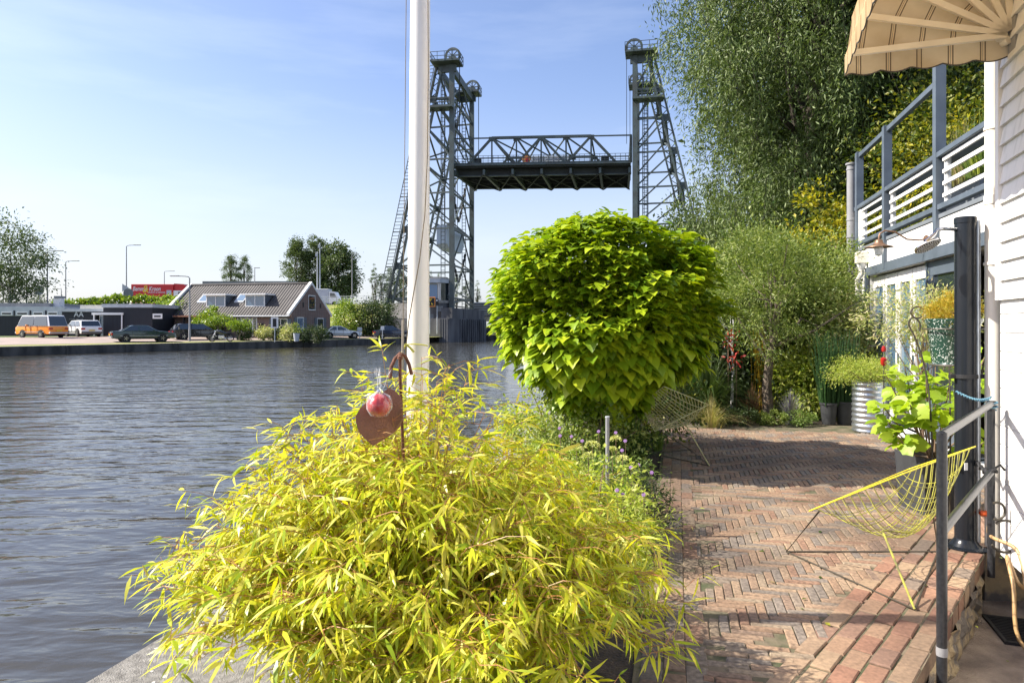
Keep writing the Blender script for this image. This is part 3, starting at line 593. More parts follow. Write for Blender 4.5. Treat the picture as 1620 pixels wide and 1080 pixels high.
# road signs by the tall lamp
for px, py, rr_, lb, d in ((197, 455, .55, 'grey triangular back of a road sign on the tall lamp pole', 83.8), (203, 464, .62, 'dark round road sign low on the tall lamp pole', 83.7), (62, 459, .60, 'dark round road sign behind the low black building', 83.9)):
    p = at(px, py, d); t = thing('road_sign', (p.x, d, .5), lb, 'road sign')
    if px == 62: MB().tube([(p.x, d+.1, .5), (p.x, d+.1, p.z)], .05, 8).build('post', M['pipe_grey'], t, True)
    MB().lathe([(rr_, -.02), (rr_, .02)], p, 3 if px == 197 else 20, 1).build('sign_plate', M['light_grey'] if px == 197 else M['grey'], t)

# ---------------------------------------------------------------- low black buildings on the far bank
def fbox(mb, a, b, y0, y1, z0, z1, off=0):
    mb.box(((a+b)/2, (y0+y1)/2, (z0+z1)/2), (abs(b-a), abs(y1-y0), z1-z0))
def px2(px, d): return (px-HX)/F*d
def zz(py, d): return EYE-(py-HY)/F*d
D1 = 71.0
t = thing('low_black_building', (px2(40, D1), D1, .45), 'low building with black lower wall and grey band of strip windows behind the orange van', 'building')
mb = MB(); fbox(mb, px2(-60, D1), px2(100, D1), D1, D1+7, .4, zz(499.5, D1)); mb.build('wall', M['navy'], t)
mb = MB(); fbox(mb, px2(-60, D1), px2(101, D1), D1-.05, D1+7.05, zz(499.5, D1)+.002, zz(485, D1)); mb.build('upper_wall', M['light_grey'], t)
mb = MB(); fbox(mb, px2(-60, D1), px2(74, D1), D1+.4, D1+6, zz(485, D1)+.002, zz(479, D1)); mb.build('roof_upstand', M['pipe_grey'], t)
for a, b in ((3, 20), (27, 45), (53, 69), (76, 92)):
    mb = MB(); fbox(mb, px2(a, D1), px2(b, D1), D1-.09, D1-.052, zz(499, D1), zz(493, D1)); w_ = mb.build('window', M['white'], t)
    mb = MB(); fbox(mb, px2(a+1.5, D1), px2(b-1.5, D1), D1-.11, D1-.092, zz(497.2, D1), zz(494.8, D1)); mb.build('pane', M['black'], w_)
for a in (22, 47.5, 72): mb = MB(); fbox(mb, px2(a, D1), px2(a+2.5, D1), D1-.09, D1-.052, zz(499, D1), zz(491, D1)); mb.build('shutter', M['navy'], t)
mb = MB(); fbox(mb, px2(74, D1), px2(84, D1), D1+1, D1+1.8, zz(485, D1)+.002, zz(471, D1)); ch = mb.build('chimney', M['white_w'], t)
mb = MB(); fbox(mb, px2(76, D1), px2(84.5, D1), D1+.9, D1+1.9, zz(471, D1)+.002, zz(467.5, D1)); mb.build('cap', M['grey'], ch)
t = thing('sign_building', (px2(140, D1-1), D1-1, .45), 'black flat roofed building with faded white wall lettering left of its glass entrance', 'building')
E = D1-1
mb = MB(); fbox(mb, px2(98, E), px2(152, E), E, E+8, .4, zz(493, E)); fbox(mb, px2(183, E), px2(186, E), E, E+8, .4, zz(493, E)); fbox(mb, px2(152, E), px2(183, E), E+.6, E+8, .4, zz(493, E)); mb.build('wall', M['navy'], t)
mb = MB(); fbox(mb, px2(98, E), px2(186, E), E-.15, E+8, zz(493, E)+.002, zz(488.5, E)); mb.build('fascia', M['light_grey'], t)
mb = MB(); fbox(mb, px2(119, E), px2(183, E), E+.8, E+6, zz(488.5, E)+.002, zz(482, E)); mb.build('roof_upstand', M['cream'], t)
mb = MB(); fbox(mb, px2(153, E), px2(167, E), E+.45, E+.58, .5, zz(499, E)); d_ = mb.build('door', M['white'], t)
mb = MB(); fbox(mb, px2(154.5, E), px2(163, E), E+.42, E+.449, .75, zz(500, E)); mb.build('pane', M['glass_b'], d_)
mb = MB(); fbox(mb, px2(167.2, E), px2(182, E), E+.5, E+.59, .5, zz(499, E)); mb.build('dark_opening', M['black'], t)
mb = MB(); fbox(mb, px2(145, E-1.7), px2(194, E-1.7), E-1.7, E-.15, zz(498, E-1.7), zz(494.5, E-1.7)); mb.build('canopy', M['white'], t)
for a in (148, 192): mb = MB(); fbox(mb, px2(a, E-1.6), px2(a+1.6, E-1.6), E-1.65, E-1.55, .45, zz(498, E-1.7)); mb.build('canopy_post', M['white'], t)
for a in (165.5, 178.5): mb = MB(); fbox(mb, px2(a, E), px2(a+1.5, E), E+.3, E+.4, .45, zz(498, E)); mb.build('door_frame', M['white'], t)
text('wall_lettering', 'AA', M['light_grey'], (px2(117, E), E-.02, zz(501, E)), (1, 0, 0), (0, 0, 1), .75, t)
text('wall_lettering', '- - --- --- - --', M['light_grey'], (px2(109, E), E-.02, zz(506, E)), (1, 0, 0), (0, 0, 1), .3, t)
t = thing('black_shed_building', (px2(222, D1), D1, .45), 'black windowless building with white fascia and one small window behind the green sedan', 'building')
mb = MB(); fbox(mb, px2(183, D1)+.2, px2(261, D1), D1-2.5, D1+5, .35, zz(487.5, D1)); mb.build('wall', M['navy'], t)
mb = MB(); fbox(mb, px2(183, D1)+.1, px2(262, D1), D1-2.6, D1+5, zz(487.5, D1)+.002, zz(482, D1)); mb.build('fascia', M['light_grey'], t)
mb = MB(); fbox(mb, px2(242, D1-2.5), px2(257, D1-2.5), D1-2.56, D1-2.502, zz(504, D1-2.5), zz(496, D1-2.5)); w_ = mb.build('window', M['white'], t)
mb = MB(); fbox(mb, px2(244.5, D1-2.5), px2(254.5, D1-2.5), D1-2.58, D1-2.562, zz(501.5, D1-2.5), zz(499, D1-2.5)); mb.build('pane', M['black'], w_)

# ---------------------------------------------------------------- farmhouse
G0 = V((-22.6, 70, 0)); fx = V((-.976, .217, 0)); fy = V((.217, .976, 0)); LEN = 15.2; DEP = 8.3; ZB, ZE, ZR = .4, 2.75, 6.1
ang = atan2(-fx.y, -fx.x)
def H(a, b, z): p = G0+fx*a+fy*b; return (p.x, p.y, z)          # a: leftwards along the front, b: depth
def hb(mb, a0, a1, b0, b1, z0, z1): c = H((a0+a1)/2, (b0+b1)/2, (z0+z1)/2); mb.box(c, (abs(a1-a0), abs(b1-b0), z1-z0), ang)
t = thing('farmhouse', tuple(G0+V((0, 0, ZB))), 'brown brick farmhouse with a long grey tiled roof and two white dormers', 'house')
mb = MB(); hb(mb, 0, LEN, 0, DEP, ZB-.2, ZE-.05); 
for a in (0.001, LEN-.3): mb.prism([H(a, 0, ZE-.05), H(a, DEP, ZE-.05), H(a, DEP/2, ZR-.12)], tuple(fx*.28))
mb.build('wall', M['brickw'], t)
# roof with tile UVs
def roofslab(name, a0, a1, side):
    b0, b1 = (-.35, DEP/2) if side == 0 else (DEP+.35, DEP/2); z0 = ZE-.25; P = [H(a0, b0, z0), H(a1, b0, z0), H(a1, b1, ZR), H(a0, b1, ZR)]
    mb = MB().prism([V(p)-V((0, 0, .12)) for p in P], (0, 0, .12)); o = mb.build(name, M['tiles'], t)
    uv = o.data.uv_layers.new(name='UVMap'); W_ = abs(a1-a0)
    for lp in o.data.loops:
        co = o.data.vertices[lp.vertex_index].co+t.location; q = V((co.x, co.y, 0))-G0; u_ = q.dot(fx); v_ = q.dot(fy)
        uv.data[lp.index].uv = (u_*.76, v_*1.15)
    return o
rf = roofslab('roof', .32, LEN-.32, 0); roofslab('roof', .32, LEN-.32, 1)
mb = MB(); c = [H(.3+(LEN-.6)*i/40, DEP/2, ZR+.03) for i in range(41)]; mb.tube(c, .13, 8); mb.build('ridge', M['tiles'], t)
for a in (0, LEN-.3):
    mb = MB()
    for b0 in (-.45, DEP+.45): mb.prism([H(a, b0, ZE-.22), H(a, b0, ZE+.08), H(a, DEP/2, ZR+.22), H(a, DEP/2, ZR-.08)], tuple(fx*.3))
    mb.build('verge_board', M['white'], t)
mb = MB(); mb.tube([H(.1, -.42, ZE-.22), H(LEN-.1, -.42, ZE-.22)], .07, 8); mb.build('gutter', M['light_grey'], t)
def hwin(a0, a1, z0, z1, b=0, side='front', nm='window', glass='glass', bars=1):
    mb = MB(); pr = MB(); th = .06
    if side == 'front': box = lambda m, a, c, zl, zh, o: hb(m, a, c, b-o, b-o+.03, zl, zh)
    else: box = lambda m, a, c, zl, zh, o: hb(m, -o, -o+.03, a, c, zl, zh)
    box(mb, a0-th, a1+th, z1, z1+th*1.5, .05); box(mb, a0-th, a1+th, z0-th*1.5, z0, .07); box(mb, a0-th, a0, z0, z1, .05); box(mb, a1, a1+th, z0, z1, .05)
    for i in range(bars): x = a0+(a1-a0)*(i+1)/(bars+1); box(mb, x-.03, x+.03, z0, z1, .05)
    w = mb.build(nm, M['white'], t); box(pr, a0, a1, z0, z1, .035); pr.build('pane', M[glass], w); return w
hwin(.5, 1.95, 1.0, 2.2); 
for a0, a1 in ((-.02, .44), (2.02, 2.5)): mb = MB(); hb(mb, a0+.05, a1, -.06, -.02, .95, 2.25); mb.build('shutter', M['slate'], t)
hwin(1.1, 2.3, .95, 2.35, side='gable', bars=0, glass='glass_b'); hwin(5.3, 6.6, 1.0, 2.3, side='gable', bars=0)
hwin(3.4, 4.75, 3.3, 4.75, side='gable', bars=0)
for b0, b1 in ((.45, 1.0), (2.4, 2.95), (4.65, 5.2), (6.7, 7.25)): mb = MB(); hb(mb, -.06, -.02, b0, b1, .9, 2.4); mb.build('shutter', M['slate'], t)
for b0 in (2.2, 5.9): mb = MB(); hb(mb, -.06, -.02, b0, b0+.18, 3.5, 4.0); mb.build('wall_anchor', M['black'], t)
hwin(9.2, 10.4, 1.2, 2.15)
# arched door
mb = MB(); hb(mb, 4.35, 4.45, -.08, -.01, .45, 2.4); hb(mb, 5.7, 5.8, -.08, -.01, .45, 2.4); hb(mb, 3.9, 6.2, -.08, -.01, 2.4, 2.5); hb(mb, 3.9, 3.97, -.08, -.01, .9, 2.4); hb(mb, 6.13, 6.2, -.08, -.01, .9, 2.4)
for i in range(8): a0, a1 = pi*i/8, pi*(i+1)/8; mb.beam(H(5.075+.62*cos(a0), -.05, 1.7+.62*sin(a0)), H(5.075+.62*cos(a1), -.05, 1.7+.62*sin(a1)), .1)
d_ = mb.build('door', M['white'], t); mb = MB(); hb(mb, 4.45, 5.7, -.03, -.012, .5, 2.4); mb.build('pane', M['glass'], d_); mb = MB(); hb(mb, 5.5, 5.56, -.1, -.03, 1.3, 1.5); mb.build('handle', M['chrome'], d_)
for a0 in (3.99, 5.82): mb = MB(); hb(mb, a0, a0+.3, -.05, -.02, .95, 2.38); mb.build('side_light', M['glass'], t)
mb = MB(); hb(mb, 3.2, 3.55, -.25, -.01, 1.3, 1.75); mb.build('letter_box', M['black'], t)
# dormers
def zroof(b): return ZE-.25+(ZR-ZE+.25)*(b+.35)/(DEP/2+.35)
for ac in (4.85, 9.55):
    w = 1.15; bf = 1.0; z0 = zroof(bf)-.05; z1 = z0+1.25; bb = (z1-ZE+.25)/(ZR-ZE+.25)*(DEP/2+.35)-.35
    mb = MB()
    for s in (-1, 1): mb.prism([H(ac+s*w, bf+.05, z0), H(ac+s*w, bf+.05, z1), H(ac+s*w, bb, z1)], tuple(fx*-.06*s))
    dm = mb.build('dormer', M['slate'], t)
    mb = MB(); hb(mb, ac-w-.25, ac+w+.25, bf-.3, bb+.1, z1, z1+.16); mb.build('dormer_roof', M['white'], dm)
    mb = MB(); hb(mb, ac-w, ac+w, bf-.02, bf+.05, z0, z0+.12); hb(mb, ac-w, ac+w, bf-.02, bf+.05, z1-.1, z1-.002)
    for x in (-w, -.05, w-.1): hb(mb, ac+x, ac+x+.1, bf-.02, bf+.05, z0+.12, z1-.1)
    mb.build('frame', M['white'], dm); mb = MB(); hb(mb, ac-w+.1, ac+w-.1, bf+.01, bf+.03, z0+.12, z1-.1); mb.build('pane', M['glass_b'], dm)
for ac in (7.15, 11.7):
    b0, b1 = 1.5, 2.6; P = [H(ac-.55, b0, zroof(b0)+.03), H(ac+.55, b0, zroof(b0)+.03), H(ac+.55, b1, zroof(b1)+.03), H(ac-.55, b1, zroof(b1)+.03)]
    s_ = MB().prism(P, (0, 0, .1)).build('skylight', M['light_grey'], t); k = .12; Q = [V(P[0])+fx*k+fy*k, V(P[1])-fx*k+fy*k, V(P[2])-fx*k-fy*k, V(P[3])+fx*k-fy*k]
    MB().prism([(q.x, q.y, zroof((q-G0).dot(fy))+.132) for q in Q], (0, 0, .02)).build('pane', M['glass_b'], s_)
# timber porch in front of the left half
t2 = thing('porch', H(10.6, -1.5, ZB), 'dark timber porch on the front of the farmhouse left of the arched door', 'porch')
for a in (7.6, 11.4):
    mb = MB(); hb(mb, a, a+.16, -1.6, -1.44, ZB, 2.45); mb.build('post', M['black'], t2)
mb = MB(); hb(mb, 7.2, 12.6, -1.8, -.02, 2.45, 2.6); mb.build('porch_roof', M['rust'], t2)
for a, s in ((7.76, 1), (11.4, -1)): mb = MB(); mb.beam(H(a, -1.52, 1.9), H(a+.55*s, -1.52, 2.45), .09); mb.build('brace', M['black'], t2)
# warehouse roof behind
t3 = thing('warehouse', (px2(395, 122), 122, .4), 'long pale warehouse whose flat roof shows above the farmhouse ridge', 'building')
mb = MB(); fbox(mb, px2(322, 122), px2(470, 122), 122, 145, .4, zz(449, 122)); mb.build('wall', M['light_grey'], t3)
mb = MB(); fbox(mb, px2(321, 122), px2(470.5, 122), 121.8, 145.2, zz(449, 122), zz(445, 122)); mb.build('fascia', M['grey'], t3)

# ---------------------------------------------------------------- truck and van on the elevated road
def eroad(px, d): return (px2(px, d), d, 4.46)
x0, x1 = px2(207.5, 106), px2(274, 106); yt = 106
t = thing('removal_truck', (px2(245, 106), 106, 4.46), 'red box truck with white lettering driving on the elevated road', 'truck')
MB().box(((x0+x1)/2, yt+1.2, (4.75+zz(450, yt))/2+.1), (x1-x0, 2.4, zz(450, yt)-4.85), 0, .04).build('cargo_box', M['red'], t)
x2_ = x1+1.9
MB().prism([(x1+.02, yt+.05, 4.8), (x2_, yt+.05, 4.8), (x2_, yt+.05, 6.2), (x2_-.35, yt+.05, 7.0), (x1+.02, yt+.05, 7.0)], (0, 2.3, 0)).build('cab', M['carwhite'], t)
MB().prism([(x1+.02, yt+.2, 7.02), (x2_-.2, yt+.2, 7.02), (x2_+.15, yt+.2, 7.5), (x2_-.4, yt+.2, 8.0), (x1+.02, yt+.2, 8.1)], (0, 2.0, 0)).build('roof_deflector', M['red'], t)
mb = MB(); mb.box((x2_-.75, yt+.04, 6.45), (.8, .04, .7)); mb.build('side_window', M['glass'], t)
mb = MB(); mb.box((x1-.65, yt-.02, 6.7), (.75, .03, .7)); mb.build('grey_panel', M['light_grey'], t)
text('lettering', 'Bemmel', M['print'], (x0+.22, yt-.012, 6.95), (1, 0, 0), (0, 0, 1), .95, t, .25, wide=.72)
text('lettering', 'Kroon', M['print'], (x0+2.75, yt-.012, 6.95), (1, 0, 0), (0, 0, 1), .95, t, .25, wide=.72)
text('ampersand', '&', M['gold'], (x0+1.78, yt-.016, 6.72), (1, 0, 0), (0, 0, 1), 1.6, t, .1, wide=.9)
text('small_lettering', 'KEUKENS & SANITAIR', M['print'], (x0+2.6, yt-.014, 6.6), (1, 0, 0), (0, 0, 1), .28, t)
for x in (x0+1, x0+2.1, x2_-.6): wheel(t, 0, 0, .5) if False else MB().lathe([(.3, -.15), (.48, -.15), (.5, 0), (.48, .15), (.3, .15)], (x, yt+.2, 4.96), 18, 1).build('wheel', M['rubber'], t, True)
MB().box(((x0+x1)/2, yt+1.2, 4.72), (x1-x0-.2, 1.6, .18)).build('chassis', M['black'], t)
t = thing('delivery_van', eroad(522, 103), 'white box van on the elevated road left of the bridge', 'van'); x = px2(522, 103); y = 102
MB().box((x-.9, y+1, 5.95), (1.9, 2, 2.2), 0, .05).build('cargo_box', M['light_grey'], t)
MB().prism([(x+.07, y+.05, 4.85), (x+1.5, y+.05, 4.85), (x+1.45, y+.05, 5.7), (x+1.0, y+.05, 6.6), (x+.07, y+.05, 6.7)], (0, 1.9, 0)).build('cab', M['carwhite'], t)
MB().prism([(x+.25, y+.03, 5.75), (x+1.25, y+.03, 5.75), (x+.9, y+.03, 6.4), (x+.25, y+.03, 6.45)], (0, .03, 0)).build('side_window', M['glass'], t)
for xx in (x-1.2, x+.9): MB().lathe([(.2, -.1), (.36, -.1), (.36, .1), (.2, .1)], (xx, y+.15, 4.82), 16, 1).build('wheel', M['rubber'], t, True)
car('compact_car', eroad(113, 118), rad(13), 'pale blue car passing behind the low buildings on the elevated road', 'car', M['carblue'], L_=4.2)
# guard rail and railing along the elevated road
t = thing('road_railing', eb(0, -5.7, 4.45), 'pale metal railing along the elevated road left of the bridge', 'railing')
mb = MB()
for z in (4.9, 5.25, 5.55): mb.beam(eb(-.4, -5.7, z), eb(60, -5.7, z), .06)
mb.build('rails', M['light_grey'], t)
mb = MB()
for i in range(40): mb.beam(eb(i*1.5, -5.7, 4.42), eb(i*1.5, -5.7, 5.6), .07)
tag(mb.build('posts', M['light_grey'], t), kind='stuff')
# small signs on the bank
for px, py, d, w, hgt, m_, lb in ((434.5, 513, 62, .95, .1, 'white', 'white notice board on a post in front of the farmhouse'), (569, 523, 76, .5, .1, 'light_grey', 'small grey information sign on the grass before the bushes'), (605, 521, 76, .4, .1, 'white', 'small white sign beside the dark blue car')):
    p = at(px, py, d); b = gz(p.x, d); t = thing('notice_sign', (p.x, d, b), lb, 'sign', 'small signs on the far verge')
    MB().tube([(p.x, d+.04, b-.05), (p.x, d+.04, p.z+.2)], .04, 6).build('post', M['light_grey'], t, True)
    MB().box((p.x, d, p.z+.15), (w*.7 if px < 500 else w, .04, 1.0 if px < 500 else .42), 0, .01).build('sign_panel', M[m_], t)
    if px < 500: MB().box((p.x, d-.03, p.z+.15), (.32, .02, .75)).build('sign_print', M['black'], t)
for i, (px, d, lb) in enumerate(((336, 66, 'flat leafed pleached tree just right of the station wagon'), (368, 65, 'flat topped green shrub in the middle before the porch'))):
    p = on(px+ (12 if i else 10), d)
    tree('pleached_tree', p, 0, (p[0], d, 2.1-.5*i), (1.5-.5*i, .7, .26), L['laurel'], M['trunk'], lb, 'tree', 'trained trees before the farmhouse', seed=31+i, tr=.07, clumps=26, per=60, cr=.5, leaf=.16, shell=.2)
def bush(px, ytop, wpx, d, label, lm='laurel', z0=None, seed=1, name='bush', cat='bush', group=None, leaf=.14, n=26, per=80, dep=None, flat=1, **kw):
    x = px2(px, d); z0 = gz(x, d) if z0 is None else z0; zt = zz(ytop, d); R = (wpx/2/F*d, dep or wpx/2/F*d, (zt-z0)/2*1.02)
    root = thing(name, (x, d, z0), label, cat, group); r = R
    o, cen = crown('foliage', (x, d, (z0+zt)/2), r, L[lm], root, seed=seed, clumps=n, per=per, cr=min(R)*.55*flat, leaf=leaf, shell=.35, **kw)
    mb = MB(); q = random.Random(seed)
    for i in range(7): e = V(cen[q.randrange(len(cen))]); mb.tube([(x+q.uniform(-.1, .1)*R[0], d, z0-.03), (x+(e.x-x)*.4, d+(e.y-d)*.3, (z0+e.z)/2), e], [R[0]*.04, R[0]*.03, R[0]*.01], 5)
    mb.build('stem', M['twig'], root); return root
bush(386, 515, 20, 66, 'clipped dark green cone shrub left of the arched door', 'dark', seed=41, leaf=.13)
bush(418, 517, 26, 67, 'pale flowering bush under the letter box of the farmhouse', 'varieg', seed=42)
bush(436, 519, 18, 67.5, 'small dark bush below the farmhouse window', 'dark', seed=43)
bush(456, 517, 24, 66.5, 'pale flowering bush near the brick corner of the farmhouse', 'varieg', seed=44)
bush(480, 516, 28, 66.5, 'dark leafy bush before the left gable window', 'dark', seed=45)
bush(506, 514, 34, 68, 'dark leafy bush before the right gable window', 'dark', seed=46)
bush(549, 478, 52, 83, 'round green bush on the embankment nearest the white car', 'laurel', z0=.4, seed=47, leaf=.22, n=40, per=120)
bush(590, 476, 66, 84, 'large dark green bush before the bridge embankment', 'dark', z0=.4, seed=48, leaf=.22, n=60, per=140)
bush(292, 478, 62, 76, 'tall laurel at the left end of the farmhouse roof', 'laurel', z0=.4, seed=49, leaf=.24, n=70, per=140)
bush(330, 487, 34, 70.5, 'bright green laurel in front of the farmhouse left corner', 'laurel', z0=.4, seed=50, leaf=.22, n=40, per=120)
for i, (px, lb) in enumerate(((367, 'white flower pot'), (469, 'pale grey tall flower pot'))): pass
p = on(469, 63); t = thing('flower_pot', p, 'tall pale grey pot with a small shrub before the farmhouse corner', 'plant pot')
MB().lathe([(.2, 0), (.3, .75), (.26, .75), (.2, .6)], p, 14).build('pot', M['light_grey'], t, True); crown('foliage', (p[0], p[1], p[2]+1.2), (.45, .4, .4), L['olive'], t, seed=9, clumps=10, per=40, cr=.2, leaf=.14)
# hedge along the top of the road bank behind the low buildings
t = thing('hedge', (px2(190, 84), 84, .45), 'long yellow green laurel hedge behind the low black buildings', 'hedge')
r = rs(8); n = 9000; a = r.random(n); X = px2(86, 84)+(px2(300, 84)-px2(86, 84))*a; top = np.interp(a, [0, .3, .42, 1], [zz(481, 84), zz(477, 84), zz(473, 84), zz(474, 84)])+.15*np.sin(a*70)+.15*np.sin(a*31)
k = r.random(n); face = k < .55; Yp = np.where(face, 83.2+r.normal(0, .18, n), 83.2+r.random(n)*1.8); Zp = np.where(face, .5+r.random(n)*(top-.5), top+r.normal(0, .12, n))
T_ = r.normal(size=(n, 3))+np.array([0, -.3, .5]); N_ = np.where(face[:, None], np.array([-.3, -1, .5]), np.array([0, -.2, 1]))+r.normal(size=(n, 3))*.5
leaves('foliage', np.stack([X, Yp, Zp], 1), T_, N_, .34+.1*r.random(n), OVAL, L['laurel'], t)
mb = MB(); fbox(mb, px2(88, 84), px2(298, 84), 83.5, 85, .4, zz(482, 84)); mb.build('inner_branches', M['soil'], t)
bush(55, 462, 44, 86, 'dark loose conifer bush behind the low building roof', 'dark', z0=.5, seed=52, leaf=.2, n=40)

# ---------------------------------------------------------------- far trees
def ftree(px, ytop, ybase, wpx, d, label, seed, lm='poplar', group=None, z0=None, slim=False, n=60, per=110, leaf=None, name='poplar_tree'):
    x = px2(px, d); z1 = zz(ytop, d); z0 = .44 if z0 is None else z0; zb = zz(ybase, d); R = (wpx/2/F*d, wpx/2/F*d*.9, (z1-zb)/2)
    sq = (lambda c: np.stack([c[:, 0]*(1-.55*np.clip(c[:, 2], -.2, 1)), c[:, 1]*(1-.55*np.clip(c[:, 2], -.2, 1)), c[:, 2]], 1)) if slim else None
    return tree(name, (x, d, z0), 0, (x, d, (z1+zb)/2), R, L[lm], M['trunk'], label, 'tree', group, seed=seed, tr=.02*(z1-z0), squeeze=sq, clumps=n, per=per, cr=R[0]*.38, leaf=leaf or R[0]*.12, up=.2, droop=-.3 if slim else .2)
ftree(366, 402, 452, 23, 170, 'left poplar of the pair above the farmhouse roof', 61, slim=True, group='poplars')
ftree(387, 408, 452, 20, 170, 'right and shorter poplar of the pair above the farmhouse roof', 62, slim=True, group='poplars')
ftree(472, 372, 480, 38, 125, 'tall pointed poplar at the left of the big group behind the farmhouse', 63, slim=True, n=110, per=130)
ftree(502, 376, 480, 44, 127, 'broad sunlit poplar in the middle of the big group behind the masts', 64, n=110, per=130)
ftree(536, 384, 488, 56, 126, 'darkest rounded poplar at the right of the big group', 65, n=120, per=130)
for i, (px, yt, w, lb) in enumerate(((592, 421, 14, 'leftmost slim poplar of the row beside the inclined bridge leg'), (604, 422, 16, 'second slim poplar of the row beside the inclined bridge leg'), (618, 424, 22, 'broad poplar seen through the inclined bridge leg'), (634, 424, 26, 'widest poplar just left of the white mast'))):
    ftree(px, yt, 480, w, 160, lb, 70+i, slim=True, group='poplars', z0=.44, n=50)
for i, (px, yt, w, lb) in enumerate(((681, 428, 9, 'small poplar top above the bridge cabin, nearest the white mast'), (693, 428, 10, 'small poplar top above the bridge cabin, right one'), (722, 436, 16, 'poplar between the two near bridge posts'), (738, 443, 14, 'poplar just left of the far bridge post'), (755, 442, 10, 'lone slim poplar right of the bridge tower'))):
    ftree(px, yt, 482, w, 170, lb, 80+i, slim=True, group='poplars', n=36)
# birch at the left edge
x = px2(14, 74); t = tree('birch_tree', (x, 74, .45), 0, (px2(16, 74), 74, zz(418, 74)), (4.3, 3.5, 4.9), L['poplar'], M['birch'], 'light airy birch with a pale trunk at the left edge', 'tree', seed=90, tr=.17, clumps=130, per=80, cr=1.2, leaf=.26, droop=.6, shell=.3)
